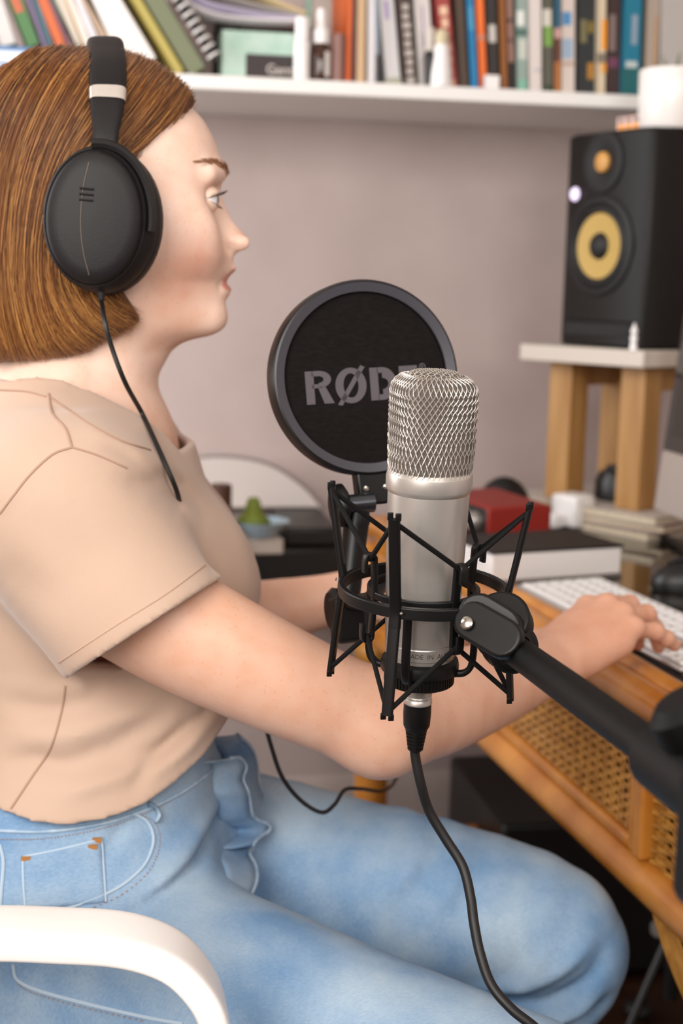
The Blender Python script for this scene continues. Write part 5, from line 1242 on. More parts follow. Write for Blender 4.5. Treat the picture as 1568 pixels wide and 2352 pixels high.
def cup(side):
    yc = YH+side*.093
    c = on(226, 505, 1, YH-.112); c = V(c[0], yc, c[2]); n = unit(V(-.10, side, .03)); upv = unit(V(.06, 0, 1))
    body_ = ell_loft('ear_cup', c+n*.006, n, upv, [(0, .0405, .0545, .006), (.010, .0420, .0560, .005), (.019, .0405, .0545, .002), (.024, .0375, .0510, 0), (.0255, .036, .0495, 0)], m_hpb, hpn)
    ell_loft('ear_cushion', c+n*.004, n, upv, [(-.018, .030, .042, .006), (-.016, .040, .053, .007), (-.008, .0430, .0565, .007), (.0, .0415, .055, .006), (.004, .038, .051, .006)], m_pad, body_)
    ell_loft('outer_plate', c+n*.006, n, upv, [(.0245, .0362, .0498, 0), (.027, .0358, .0494, 0), (.0295, .0335, .0465, 0), (.0312, .026, .037, 0), (.0325, .013, .018, 0), (.0328, .0002, .0002, 0)], m_hpb, body_, egg=-.02)
    u_ = unit(np.cross(upv, n)); w2 = np.cross(n, u_)
    ell_loft('groove', c+n*.006, n, upv, [(.0240, .0385, .0522, 0), (.0252, .0372, .0508, 0), (.0240, .0360, .0496, 0)], m_hpd, body_)
    sgn = 1 if side < 0 else -1
    arc = np.array([c+n*(.006+.0225)+u_*(sgn*.0412*cos(t)+.002*sgn)+w2*.0550*sin(t) for t in np.linspace(-.12, 1.75, 30)])
    MB().tube(arc, np.linspace(.0032, .0042, 30), 8, hint=n, flat=1.2).obj('yoke_arm', m_hpb, body_)
    for k in range(3):
        p = c+n*.0386+u_*sgn*(-.006)+w2*(.0205-.0042*k)
        MB().tube([p-u_*.0052, p+u_*.0052], .0011, 6).obj('logo_bar', m_hpd, body_)
    if side < 0:
        sc_ = bez([c+n*.0372+u_*(-.0058)+w2*.040, c+n*.0388+u_*(-.0088)+w2*.020, c+n*.0390+u_*(-.0092)+w2*(-.005), c+n*.0385+u_*(-.006)+w2*(-.026), c+n*.0365+u_*(-.001)+w2*(-.043)], 20)
        MB().tube(sc_, .00022, 4).obj('loose_hair', mat('stray_hair', '#7d6a58', .5), body_)
    return c, n, u_, w2
cN, nN, uN, wN = cup(-1); cup(1)
bp_ = [on(239, 362, 1, 1.122), on(243, 300, 1, 1.128), on(247, 225, 1, 1.143), on(247, 165, 1, 1.168), on(245, 128, 1, 1.198)]
ztop = hp(240, 108)[1]+.001; top_ = V(bp_[-1][0]-.001, YH, ztop)
mirror = [V(p[0], 2*YH-p[1], p[2]) for p in bp_[::-1]]
path = bez(bp_+[top_]+mirror, 81)
wid = np.interp(np.arange(81), [0, 8, 14, 22, 30, 40, 50, 58, 66, 72, 80], [.0095, .0100, .0130, .0148, .0150, .0150, .0150, .0148, .0130, .0100, .0095])
thk = np.interp(np.arange(81), [0, 12, 26, 40, 54, 68, 80], [.0042, .0045, .0068, .0075, .0068, .0045, .0042])
def band(i0, i1, name, mm, grow=0.0):
    T = np.gradient(path, axis=0); T /= np.linalg.norm(T, axis=1, keepdims=True); A = []
    for i in range(i0, i1+1):
        xw = unit(V(1, .0, .05)-T[i]*(V(1, 0, .05)@T[i])); nn_ = np.cross(T[i], xw); a_, b_ = wid[i]+grow, thk[i]+grow
        A.append([path[i]+xw*a_*np.sign(cos(t))*abs(cos(t))**.5+nn_*b_*np.sign(sin(t))*abs(sin(t))**.75 for t in np.linspace(0, 2*pi, 25)])
    b = MB(); b.grid(np.array(A)); return b.obj(name, mm, hpn)
band(0, 80, 'headband', m_hpb); band(15, 18, 'silver_strip', m_silver, .0005); band(62, 65, 'silver_strip', m_silver, .0005)
pt = on(229, 640, 1, cN[1]-.022); pb = on(233, 690, 1, cN[1]-.022)
MB().tube([pt+V(0, 0, .006), pt, pt*.4+pb*.6, pb], [.0042, .0042, .0032, .0024], 10).obj('plug', m_hpd, hpn)
cp = [pb, on(240, 735, 1, 1.095), on(258, 802, 1, 1.095), on(288, 880, 1, 1.098)]
for px, py in ((318, 955), (345, 1015), (372, 1075), (398, 1140)):
    h_ = hit(tee_tree, px, py, .004); cp.append(h_ if h_ is not None else on(px, py, 1, 1.10))
cp += [at(430, 1220, 1.17), at(520, 1420, 1.20), at(590, 1600, 1.21), at(622, 1712, 1.215), at(648, 1785, 1.222), at(690, 1838, 1.232), at(738, 1866, 1.238), at(768, 1848, 1.25), at(792, 1814, 1.268), at(830, 1812, 1.30), at(880, 1815, 1.42), at(912, 1780, 1.50), at(945, 1650, 1.60), at(990, 1480, 1.68), at(1040, 1320, 1.74), at(1062, 1262, 1.80)]
MB().tube(bez(cp, 170), .0019, 8).obj('headphone_cable', m_cab, hpn)

# ------------------------------------------------------------------ chair
m_ch = mat('chair_white', '#f1efec', .35); m_mesh = mat('chair_fabric', '#d9d6d2', .8, bump=.4, bscale=500)
ch = thing('office_chair', 'white office chair with a curved armrest under the seated person', 'chair', (-.02, YH, 0))
def sweep(name, P, hw, th, mm, parent, wdir=(0, 1, 0), n=60, p=.35):
    P = bez(P, n); T = np.gradient(P, axis=0); T /= np.linalg.norm(T, axis=1, keepdims=True); A = []; wd = np.asarray(wdir, float)
    for i in range(n):
        y_ = unit(wd-T[i]*(wd@T[i])); z_ = np.cross(T[i], y_)
        A.append([P[i]+y_*hw*np.sign(cos(t))*abs(cos(t))**p+z_*th*np.sign(sin(t))*abs(sin(t))**p for t in np.linspace(0, 2*pi, 33)])
    b = MB(); b.grid(np.array(A)); return b.obj(name, mm, parent)
for side in (0, 1):
    pts = [at(-330, 2290, 1.0), at(-220, 2190, .985), at(-60, 2146, .975), at(150, 2148, .965), at(290, 2160, .958), at(390, 2196, .953), at(455, 2258, .95), at(488, 2330, .95), at(490, 2420, .955), at(468, 2560, .97), at(420, 2680, .985)]
    if side: pts = [V(p[0], 2*YH-p[1]+.03, p[2]) for p in pts]
    sweep('armrest', pts, .026, .0105, m_ch, ch)
sb = MB(); S_ = Field((-.27, YH-.25, .40), (.25, YH+.25, .49), .006)
S_.F[:] = (np.maximum(np.maximum(np.abs(S_.ax[0]+.01)[:, None, None]-.20, np.abs(S_.ax[1]-YH)[None, :, None]-.19), np.abs(S_.ax[2]-.437)[None, None, :]-.008))
q1 = np.stack(np.broadcast_arrays(np.abs(S_.ax[0]+.01)[:, None, None]-.18, np.abs(S_.ax[1]-YH)[None, :, None]-.18, np.abs(S_.ax[2]-.437)[None, None, :]-.004))
S_.F[:] = np.linalg.norm(np.maximum(q1, 0), axis=0)+np.minimum(q1.max(0), 0)-.022
v_, q_ = S_.mesh(); np_obj('seat', v_, q_, m_mesh, ch)
for y_ in (YH-.225, YH+.225):
    MB().bar((-.05, y_, .415), (.12, y_, .415), .03, .02).obj('arm_bracket', m_ch, ch, bevel=.004)
A = np.array([[V(-.235-.03*cos((z-.5)*3)+.04*((y/.22)**2), YH+y, z) for z in np.linspace(.50, .92, 14)] for y in np.linspace(-.21, .21, 14)])
MB().grid(A).obj('backrest', m_mesh, ch, solid=.012)
sweep('back_support', [(-.10, YH, .41), (-.22, YH, .41), (-.275, YH, .47), (-.278, YH, .60)], .03, .008, m_ch, ch, n=24)
MB().lathe([(0, .06), (.028, .06), (.028, .25), (.02, .26), (.02, .405), (0, .405)], (-.02, YH, 0), seg=20).obj('gas_column', m_ch, ch)
for k in range(5):
    a = k*2*pi/5+.3; e = V(-.02+.27*cos(a), YH+.27*sin(a), .065); 
    l_ = MB().bar((-.02, YH, .085), e+V(0, 0, .01), .035, .025).obj('base_leg', m_ch, ch, bevel=.004)
    MB().lathe([(.0, -.012), (.024, -.012), (.027, -.008), (.027, .008), (.024, .012), (0, .012)], e+V(0, 0, -.038), (-sin(a), cos(a), 0), 18).obj('caster', m_blk, l_)
# ------------------------------------------------------------------ microphone (axis frame)
Tm, Bm = at(998, 862, .905), at(959, 1612, .957)
MA = unit(Tm-Bm); MC = unit(-FW-MA*((-FW)@MA)); MRr = unit(np.cross(MA, MC)); MRr = MRr if MRr@RT > 0 else -MRr
fr = (1612-1345)/(1612-862); MO = Bm+(Tm-Bm)*fr*1.0
# slide so that the frame origin projects at the ring's level
LM = float(np.linalg.norm(Tm-Bm))
def mp(th, r, h): return MO+r*(cos(th)*MC+sin(th)*MRr)+h*MA
def hy(py): return (1345-py)/750*LM
m_nick = mat('satin_nickel', '#c4beb7', .36, .72); m_nick2 = mat('dull_nickel', '#9a948d', .45, 1.0); m_wire2 = mat('grille_wire', '#c9c2ba', .45, .75); m_fine = mat('fine_mesh', '#8a8078', .6, .5, bump=.9, bscale=2600); m_smb = mat('shock_mount_black', '#090808', .42, spec=.35); m_cord = mat('elastic_cord', '#0c0b0b', .75, bump=.4, bscale=1500, spec=.2)
mic = thing('microphone', 'silver studio microphone with a wire mesh head in the black shock mount', 'microphone', tuple(mp(0, 0, hy(1510))))
hc0, hc1, hb = hy(1078), hy(1110), hy(1508)
X0 = MC
MB().lathe([(.0266, hy(1120)), (.0262, hy(1200)), (.0250, hy(1360)), (.0240, hy(1457))], MO, MA, 64, X0).obj('body_tube', m_nick, mic, angle=24)
MB().lathe([(.0240, hy(1457)), (.0236, hy(1459)), (.0236, hy(1462)), (.0239, hy(1464)), (.0236, hy(1490)), (.0226, hy(1492)), (.0222, hy(1508)), (0, hy(1508))], MO, MA, 64, X0).obj('base_ring', m_nick, mic, angle=24)
MB().lathe([(.0235, hc0+.003), (.0262, hc0+.0025), (.0278, hc0), (.0281, hc0-.002), (.0281, hc1+.001), (.0276, hc1-.001), (.0266, hy(1118)), (.0266, hy(1122))], MO, MA, 64, X0).obj('collar', m_nick, mic, angle=24)
# head: rounded four sided basket
cor = radians(-22); hg0, hg1 = hy(1085), hy(859)
def gsec(t):                                             # t 0..1 up the basket -> (radius, exponent, height)
    h = hg0+(hg1-hg0)*min(t/.62, 1.0) if t < .62 else None
    return h
def grille(u, t, off=0.0):
    """u angle, t 0..1: side up to .72, then over the rounded shoulder to the middle of the top"""
    H = hg1-hg0; rc = .011
    if t < .70: hh = (H-rc)*t/.70; rr = 1.0; r = .0262+(.0266-.0262)*t
    elif t < .82:
        a = (t-.70)/.12*pi/2; hh = H-rc+rc*sin(a); r = .0262-rc*(1-cos(a))
    else:
        a = (t-.82)/.18; hh = H+.0016*sin(a*pi/2); r = (.0262-rc)*(1-a)
    k = smooth(0, .55, np.array(min(t, .7)/.7*1.0)); p = 2+1.15*float(k)
    d = u-cor+pi/4; sq = (abs(cos(d))**p+abs(sin(d))**p)**(-1/p); sq *= 1-.055*float(k)
    return mp(u, (r*sq)+off, hg0+hh) if r > 1e-4 else mp(u, 0, hg0+hh+off)
ut, tt_ = np.linspace(0, 2*pi, 73), np.concatenate([np.linspace(0, .7, 14), np.linspace(.72, .82, 7), np.linspace(.86, .999, 6)])
A = np.array([[grille(u, t, -.0011) for t in tt_] for u in ut]); MB().grid(A).obj('inner_mesh', m_fine, mic)
gw = MB(); NW = 48; nT = 70; TE = .80
for fam in (1, -1):
    for i in range(NW):
        u0 = 2*pi*i/NW; pts = []
        for k, t in enumerate(np.linspace(0.0, TE, nT)):
            tw = fam*1.55*(.55*t+.45*t*t/TE)
            pts.append(grille(u0+tw, t, .0004+.0005*sin(NW*abs(tw)+(0 if fam > 0 else pi))))
        gw.tube(pts, .00030, 4, caps=False)
rt = .0205; sp_ = .0031                                  # wires crossing the crown of the basket
for fam in (1, -1):
    for i in range(-6, 7):
        pts = []
        for k, y_ in enumerate(np.linspace(-rt, rt, 30)):
            x_ = i*sp_; a = radians(45*fam)+cor; X_, Y_ = x_*cos(a)-y_*sin(a), x_*sin(a)+y_*cos(a); rr = math.hypot(X_, Y_)
            if rr > rt: continue
            hh = hg1-hg0 + .0016*(1-(rr/rt)**2) - .0052*max(0, (rr-.0135)/.007)**2
            pts.append(mp(atan2(Y_, X_), rr, hg0+hh+.0004+.0005*sin(pi*y_/sp_+(i % 2)*pi+(0 if fam > 0 else pi))))
        if len(pts) > 3: gw.tube(pts, .00030, 4, caps=False)
o = gw.obj('woven_wires', m_wire2, mic); o['kind'] = 'stuff'
# lettering round the foot of the body
m_ink = mat('engraving', '#5c5852', .5, .8)
def ring_text(body, th0, h, height, r):
    c = bpy.data.curves.new('t', 'FONT'); c.body = body; c.size = 1; c.align_x = 'CENTER'; c.align_y = 'CENTER'; c.resolution_u = 3
    t = bpy.data.objects.new('t', c); COL.objects.link(t); me = bpy.data.meshes.new_from_object(t.evaluated_get(bpy.context.evaluated_depsgraph_get())); bpy.data.objects.remove(t)
    bmx = bmesh.new(); bmx.from_mesh(me); bmesh.ops.triangulate(bmx, faces=bmx.faces); bmx.to_mesh(me); bmx.free()
    v = np.array([p.co[:] for p in me.vertices]); sc = height/.72; b = MB()
    P = [mp(th0+x*sc/r, r, h+y*sc) for x, y, z in v]; b.add(P, [tuple(p.vertices) for p in me.polygons]); bpy.data.meshes.remove(me); return b.obj('lettering', m_ink, mic, smooth=False)
ring_text('MADE  IN  AUSTRALIA', radians(26), hy(1477), .0032, .02385)

# ------------------------------------------------------------------ shock mount
smt = thing('shock_mount', 'black shock mount with elastic cords cradling the microphone', 'shock mount', tuple(mp(0, 0, hy(1560))))
def ringtube(r, h, w_, t_, name, par=smt, a0=0, a1=2*pi, seg=72):
    prof = [(r-w_/2, h-t_/2), (r+w_/2, h-t_/2), (r+w_/2, h+t_/2), (r-w_/2, h+t_/2), (r-w_/2, h-t_/2)]
    return MB().lathe(prof, MO, MA, seg, MC, a0, a1).obj(name, m_smb, par, bevel=.0008)
# lathe angles start at cross(MC, MA); full rings only, so the start does not matter
ringtube(.0545, 0, .0042, .0078, 'outer_ring')
ringtube(.0355, .0, .0038, .0052, 'inner_ring')
PA = [radians(a) for a in (-21, 72, 159, 252)]; HA = [radians(a) for a in (31, 115, 205, -65)]
def sweep2(P, w_, t_, name, wdir, par=smt, n=20, mm=None):
    P = bez(P, n); T = np.gradient(P, axis=0); T /= np.linalg.norm(T, axis=1, keepdims=True); A = []
    for i in range(n):
        y_ = unit(np.asarray(wdir)-T[i]*(np.asarray(wdir)@T[i])); z_ = np.cross(T[i], y_)
        A.append([P[i]+y_*w_/2*np.sign(cos(t))*abs(cos(t))**.4+z_*t_/2*np.sign(sin(t))*abs(sin(t))**.4 for t in np.linspace(0, 2*pi, 17)])
    b = MB(); b.grid(np.array(A)); b.add([a for a in A[0][:-1]], [tuple(range(16))]); b.add([a for a in A[-1][:-1]], [tuple(range(16))]); return b.obj(name, mm or m_smb, par)
TIP, BOT = [], []
for th in PA:
    td = -sin(th)*MC+cos(th)*MRr
    t1, m0, t2 = mp(th, .0665, .0625), mp(th, .0560, 0), mp(th, .0625, -.066)
    pst = sweep2([t1, t1*.5+m0*.5, mp(th, .0572, .008)], .0072, .0040, 'upper_post', td); sweep2([mp(th, .0572, .010), m0, mp(th, .0565, -.010)], .0075, .0045, 'post_joint', td); sweep2([mp(th, .0565, -.008), t2*.5+m0*.5, t2], .0072, .0040, 'lower_post', td)
    for s in (-1, 1):
        MB().bar(t1+td*s*.0026-MA*.001, t1+td*s*.0026+MA*.0032+(t1-m0)*.01, .0018, .0036).obj('tip_prong', m_smb, smt, bevel=.0004)
        MB().bar(t2+td*s*.0026+MA*.001, t2+td*s*.0026-MA*.0032, .0018, .0036).obj('tip_prong', m_smb, smt, bevel=.0004)
    TIP.append(mp(th, .0665, .0605)); BOT.append(mp(th, .0628, -.064))
    MB().lathe([(0, .0012), (.0008, .001), (.0012, 0)], mp(th, .059, .001)+td*.005, cos(th)*MC+sin(th)*MRr, 10).obj('rivet', m_nick2, smt)
    # inner L arms down to the cup
    sweep2([mp(th+.05, .0355, .001), mp(th+.05, .0358, -.025), mp(th+.05, .0352, -.046), mp(th+.05, .031, -.0535), mp(th+.05, .0235, -.0555)], .0055, .0042, 'cradle_arm', td)
HU, HL_ = [], []
for th in HA:
    td = -sin(th)*MC+cos(th)*MRr
    sweep2([mp(th, .0372, .0235), mp(th, .0365, .010), mp(th, .036, 0), mp(th, .0365, -.010), mp(th, .0372, -.027)], .0056, .0034, 'cradle_upright', td)
    for s, L_ in ((1, HU), (-1, HL_)):
        hh = .0235 if s > 0 else -.027
        sweep2([mp(th, .0368, hh-s*.002), mp(th, .0372, hh+s*.0022), mp(th, .0400, hh+s*.0040), mp(th, .0432, hh+s*.0026), mp(th, .0438, hh-s*.0030), mp(th, .0436, hh-s*.0080)], .0056, .0026, 'hook', td, n=18)
        L_.append(mp(th, .0402, hh+s*.0005))
order = [0, 1, 2, 3]
for k in range(4):                                         # hooks sit between post k and post k+1
    for E_, H_ in ((TIP, HU), (BOT, HL_)):
        a, b_ = E_[k], E_[(k+1) % 4]; hk = H_[{0: 0, 1: 1, 2: 2, 3: 3}[k]]
        for e in (a, b_):
            MB().tube([e, hk], .0017, 8).obj('elastic_cord', m_cord, smt)
cupm = MB().lathe([(.0226, hy(1500)), (.0255, hy(1506)), (.0262, hy(1516)), (.0262, hy(1530)), (.024, hy(1534)), (.024, hy(1536))], MO, MA, 48, MC).obj('base_cup', m_smb, smt)
MB().lathe([(.0228, hy(1534)), (.0228, hy(1562)), (.0205, hy(1566)), (.0095, hy(1566))], MO, MA, 48, MC).obj('lock_ring', m_smb, smt)
kn = MB()
for k in range(60):
    a = k*2*pi/60; kn.tube([mp(a, .0229, hy(1538)), mp(a, .0229, hy(1560))], .0007, 4)
kn.obj('knurling', m_smb, smt)['kind'] = 'stuff'
# swivel joint between ring and boom
b0, b1 = at(1150, 1470, .915), at(1490, 1716, .675); BD = unit(b1-b0)
j0 = mp(radians(47), .0555, -.001)
jd = unit(b0-j0); side_ = unit(np.cross(jd, MA)); upj = np.cross(side_, jd)
jn = unit(MC*.8+MRr*.25-MA*.1)
ring_c = at(1092, 1428, .885)
def plate(name, c, n, outline, th, mm, par, X):
    n = unit(n); X = unit(X-n*(X@n)); Y = np.cross(n, X); return MB().prism(outline, c-n*th/2, X, Y, n*th).obj(name, mm, par, bevel=.002, bseg=3)
def stadium(L_, r, n=12): return [(r*cos(a), r*sin(a)) for a in np.linspace(pi/2, 3*pi/2, n)]+[(L_+r*cos(a), r*sin(a)) for a in np.linspace(-pi/2, pi/2, n)]
ax_ = RT*1.0-UP*.62+FW*(-.10)
plate('swivel_cheek', at(1088, 1428, .884), -FW*.8-RT*.45+UP*.35, stadium(.024, .0125), .009, m_smb, smt, ax_)
plate('swivel_disc', at(1152, 1432, .905), -FW*.8-RT*.3+UP*.5, [(.0195*cos(a), .0195*sin(a)) for a in np.linspace(0, 2*pi, 33)[:-1]], .016, m_smb, smt, ax_)
plate('swivel_tongue', at(1105, 1415, .898), -FW*.9-RT*.35+UP*.25, stadium(.016, .0135), .018, m_smb, smt, ax_)
sd_ = unit(-FW*.8-RT*.45+UP*.35)
MB().lathe([(.0042, 0), (.0042, .0012), (.003, .0022), (0, .0024)], at(1072, 1432, .8775), sd_, 18).obj('pivot_screw', mat('screw_steel', '#b9b2a8', .25, 1.0), smt)
MB().lathe([(.0135, -.022), (.0150, -.020), (.0150, -.004), (.0168, -.002), (.0168, .006), (.0150, .0075), (.0165, .0085), (.0165, .0150), (.0148, .0165), (.0125, .017), (.0122, .0205), (.0105, .0215)], at(1163, 1478, .9085), BD, 36).obj('thread_collar', m_smb, smt)

# ------------------------------------------------------------------ boom stand
bs_ = thing('microphone_stand', 'black boom microphone stand with its arm reaching to the shock mount', 'stand', (.45, .5, 0))
m_boom = mat('boom_black', '#050505', .55, spec=.18)
e_ = b1+BD*.36
MB().tube([at(1172, 1486, .9005), b1, e_], .0098, 24).obj('boom_arm', m_boom, bs_)
cl = b0+BD*(np.linalg.norm(b1-b0)+.105)
k0_ = b0+BD*(np.linalg.norm(b1-b0)+.020)
MB().tube([b1+BD*.015, b1+BD*.13], [.0165, .0180], 20).obj('clamp_sleeve', m_boom, bs_)
kc_ = at(1600, 1672, .625)
MB().lathe([(0, .016), (.012, .016), (.0175, .011), (.0185, .002), (.0160, -.008), (.009, -.012), (.007, -.03)], kc_, unit(UP*.8-RT*.5-FW*.1), 22).obj('clamp_knob', m_boom, bs_)
MB().box(cl+V(0, 0, -.012), (.045, .05, .06)).obj('clamp_block', m_boom, bs_, bevel=.006)
MB().tube([V(cl[0], cl[1], .16), V(cl[0], cl[1], cl[2]+.01)], .012, 20).obj('pole', m_boom, bs_)
MB().lathe([(.012, .13), (.024, .14), (.026, .17), (.024, .22), (.013, .23)], (cl[0], cl[1], 0), seg=20).obj('hub', m_boom, bs_)
for k in range(3):
    a = -1.2+k*2*pi/3; l_ = MB().tube([V(cl[0]+.02*cos(a), cl[1]+.02*sin(a), .16), V(cl[0]+.25*cos(a), cl[1]+.25*sin(a), .014)], .0085, 12).obj('leg', m_boom, bs_)
    ellipsoid('rubber_foot', V(cl[0]+.25*cos(a), cl[1]+.25*sin(a), .0125), (.014, .014, .0125), m_rub, l_)

# ------------------------------------------------------------------ microphone cable with plug
cb = thing('microphone_cable', 'black microphone cable with a silver and black plug hanging below the microphone', 'cable', tuple(mp(0, 0, hy(1700))))
MB().lathe([(.0093, hy(1556)), (.0093, hy(1592)), (.0088, hy(1594)), (.0093, hy(1597)), (.0088, hy(1600)), (.0095, hy(1603)), (.0098, hy(1612)), (.0085, hy(1618))], MO, MA, 32, MC).obj('plug_shell', m_nick, cb)
MB().lathe([(.0080, hy(1612)), (.0093, hy(1614)), (.0095, hy(1640)), (.0090, hy(1668)), (.0078, hy(1676))], MO, MA, 28, MC).obj('plug_grip', m_smb, cb)
pf = []
for i in range(6): pf += [(.0074-.0004*i, hy(1677+9*i)), (.0074-.0004*i, hy(1682+9*i)), (.0062-.0004*i, hy(1683+9*i)), (.0062-.0004*i, hy(1686+9*i))]
MB().lathe(pf, MO, MA, 24, MC).obj('strain_relief', m_smb, cb)
c0 = mp(0, 0, hy(1700)); c1 = mp(0, 0, hy(1740))
MB().tube(bez([c0, c1, at(966, 1800, .968), at(985, 1862, .972), at(1022, 1925, .972), at(1062, 1990, .968), at(1080, 2060, .96), at(1088, 2120, .952), at(1102, 2190, .945), at(1128, 2262, .935), at(1175, 2318, .925), at(1240, 2372, .91), at(1330, 2480, .88)], 120), .0034, 12).obj('cable_lead', m_cab, cb)

# ------------------------------------------------------------------ pop filter
pc_ = at(838, 868, 1.085)
pn = unit(-FW*.93+RT*.30-UP*.02); pu = unit(UP-pn*(UP@pn)); pr_x = np.cross(pu, pn); pr_x = pr_x if pr_x@RT > 0 else -pr_x
ro = radians(5); PXx = cos(ro)*pr_x+sin(ro)*pu; PYy = cos(ro)*pu-sin(ro)*pr_x
pop = thing('pop_filter', 'round black pop filter with grey lettering behind the microphone', 'pop filter', tuple(pc_-PYy*.08))
m_rim = mat('pop_rim', '#0d0c0e', .4); m_cloth = mat('pop_mesh', '#0d0a09', .9, color2='#161110', nscale=160, nstretch=(1, 1, 3), bump=.5, bscale=700, spec=.2)
RO_ = .0745
MB().lathe([(RO_-.010, -.0120), (RO_-.002, -.0130), (RO_, -.011), (RO_, .004), (RO_-.0012, .0064), (RO_-.0026, .0070), (RO_-.0096, .0040), (RO_-.0098, -.0120)], pc_, pn, 96).obj('rim', m_rim, pop, angle=30)
MB().lathe([(RO_-.0026, .0073), (RO_-.0092, .0052), (RO_-.0096, .0040)], pc_, pn, 96).obj('rim_bevel', mat('pop_bevel', '#3d3c42', .38), pop, angle=30)
MB().lathe([(RO_-.0095, .0012), (RO_*.5, .0014), (0, .0015)], pc_, pn, 64).obj('mesh_front', m_cloth, pop)
MB().lathe([(RO_-.0095, -.0085), (0, -.0087)], pc_, pn, 64).obj('mesh_back', m_cloth, pop)
m_plet = mat('pop_lettering', '#514b50', .8)
def popt(x, y): return pc_+PXx*x+PYy*y+pn*.0019
def glyph(polys, nm='lettering'):
    b = MB()
    for poly_ in polys: b.add([popt(x, y) for x, y in poly_], [tuple(range(len(poly_)))])
    return b.obj(nm, m_plet, pop, smooth=False)
def ringpoly(cx, cy, rx, ry, tx, ty, a0=0, a1=2*pi, n=40):
    t = np.linspace(a0, a1, n); out = [(cx+rx*cos(a), cy+ry*sin(a)) for a in t]; inn = [(cx+(rx-tx)*cos(a), cy+(ry-ty)*sin(a)) for a in t]
    return [[out[i], out[i+1], inn[i+1], inn[i]] for i in range(n-1)]
def lay(px, py): D = ray(px, py); t = ((pc_+pn*.0019-CAM)@pn)/(D@pn); p = CAM+D*t-pc_; return float(p@PXx), float(p@PYy)
def corner(px, py): return lay(px, py)
xa, yb_ = lay(705, 930); _, ytop = lay(712, 853); Hh = ytop-yb_; 
def L(x, y): return (xa+x*Hh, yb_+y*Hh)
def P_(*pts): return [L(x, y) for x, y in pts]
def RP(cx, cy, rx, ry, tx, ty, a0, a1, n=24): return [[L(*p) for p in qd] for qd in ringpoly(cx, cy, rx, ry, tx, ty, a0, a1, n)]
# R
glyph([P_((.0, 0), (.27, 0), (.27, 1), (.0, 1))]+RP(.42, .74, .40, .26, .24, .16, -pi/2, pi/2)+[P_((.2, 1), (.42, 1), (.42, .84), (.2, .84)), P_((.2, .48), (.42, .48), (.42, .60), (.2, .60)), P_((.38, .52), (.62, .52), (.88, 0), (.56, 0))])
# O with stroke
glyph(RP(1.44, .5, .50, .54, .26, .17, 0, 2*pi, 44)+[P_((.98, -.06), (1.12, -.10), (1.92, 1.04), (1.78, 1.10))])
# D
glyph([P_((2.06, 0), (2.33, 0), (2.33, 1), (2.06, 1)), P_((2.3, 1), (2.46, 1), (2.46, .83), (2.3, .83)), P_((2.3, 0), (2.46, 0), (2.46, .17), (2.3, .17))]+RP(2.46, .5, .46, .5, .27, .33, -pi/2, pi/2))
# E
glyph([P_((3.02, 0), (3.29, 0), (3.29, 1), (3.02, 1)), P_((3.28, 1), (3.62, 1), (3.62, .82), (3.28, .82)), P_((3.28, .58), (3.55, .58), (3.55, .41), (3.28, .41)), P_((3.28, 0), (3.64, 0), (3.64, .18), (3.28, .18))])
# registered mark
glyph(RP(3.80, .92, .115, .13, .03, .03, 0, 2*pi, 24)+[P_((3.76, .85), (3.785, .85), (3.785, .99), (3.76, .99))]+RP(3.79, .955, .05, .037, .02, .02, -pi/2, pi/2, 8)+[P_((3.79, .92), (3.815, .92), (3.85, .85), (3.825, .85))])
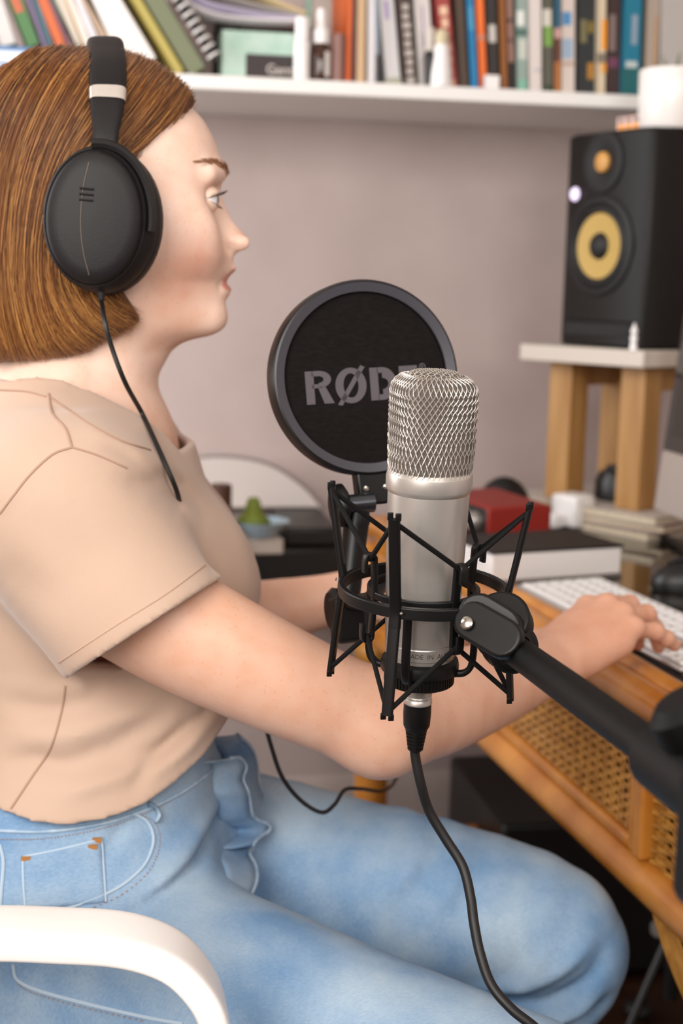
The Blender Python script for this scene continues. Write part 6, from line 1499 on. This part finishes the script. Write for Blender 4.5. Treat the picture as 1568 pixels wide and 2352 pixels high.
# neck, hinge, arm
nk_c = pc_-PYy*(RO_+.010)
MB().prism([(-.0145, .016), (.0145, .016), (.0135, -.006), (.0095, -.0125), (-.0095, -.0125), (-.0135, -.006)], nk_c-pn*.009, PXx, PYy, pn*.014).obj('neck_bracket', m_smb, pop, bevel=.002)
for s in (-1, 1): MB().lathe([(.0022, 0), (.0020, .001), (0, .0014)], nk_c+pn*.005+PXx*s*.0078+PYy*.0005, pn, 14).obj('bracket_screw', MATS['screw_steel'], pop)
hg = at(822, 1157, 1.075)
MB().tube([hg-PXx*.0105, hg+PXx*.0120], .0075, 18).obj('hinge_barrel', mat('hinge_steel', '#5b5d63', .25, .9), pop)
MB().lathe([(0, .004), (.014, .004), (.0165, .0), (.0165, -.003), (.012, -.006)], hg-PXx*.0155, -PXx, 26).obj('wing_knob', m_smb, pop)
MB().lathe([(0, .0015), (.003, .001), (.0035, 0)], at(798, 1163, 1.064), pn, 12).obj('hinge_pin', MATS['screw_steel'], pop)
a0_, a1_ = at(822, 1165, 1.08), at(800, 1368, 1.075)
MB().tube([a0_, a0_*.85+a1_*.15, a0_*.8+a1_*.2, a0_*.55+a1_*.45, a1_], [.0085, .0105, .0098, .0092, .0090], 18).obj('arm', m_smb, pop)
MB().lathe([(0, .004), (.014, .004), (.0175, 0), (.0165, -.004)], at(768, 1402, 1.075), -PXx, 24).obj('wing_knob', m_smb, pop)
MB().box(at(800, 1420, 1.07), (.026, .02, .036), np.stack([PXx, pn, PYy], 1)).obj('arm_block', m_smb, pop, bevel=.004)
MB().tube([at(800, 1385, 1.065), at(850, 1378, 1.02), mp(radians(200), .0555, 0)], .006, 12).obj('arm_link', m_smb, pop)

# ------------------------------------------------------------------ black tripod under the desk end
ts = thing('tripod_stand', 'small black tripod stand on the floor under the near end of the desk', 'stand', (.86, 1.86, 0))
hb_ = on(1552, 2068, 1, 1.80); ft = on(1466, 2318, 2, .015)
MB().tube([V(hb_[0], hb_[1], .10), V(hb_[0], hb_[1], .50)], .011, 14).obj('pole', m_blk, ts)
MB().lathe([(.012, -.05), (.024, -.045), (.03, -.01), (.026, .03), (.014, .045)], hb_, seg=18).obj('hub', m_blk, ts)
MB().lathe([(0, .012), (.010, .012), (.013, .004), (.009, 0)], hb_+V(-.03, -.02, -.03), unit(V(-.7, -.7, 0)), 14).obj('hub_knob', mat('grey_plastic', '#77726e', .4), ts)
fd = V(ft[0]-hb_[0], ft[1]-hb_[1], 0); fl_ = float(np.linalg.norm(fd)); fa = atan2(fd[1], fd[0])
for k in range(3):
    a = fa+k*2*pi/3; e = V(hb_[0]+fl_*cos(a), hb_[1]+fl_*sin(a), .015); l_ = MB().tube([hb_+V(0, 0, -.03), e], .006, 10).obj('leg', m_blk, ts)
    ellipsoid('rubber_foot', e, (.022, .022, .0148), m_rub, l_)
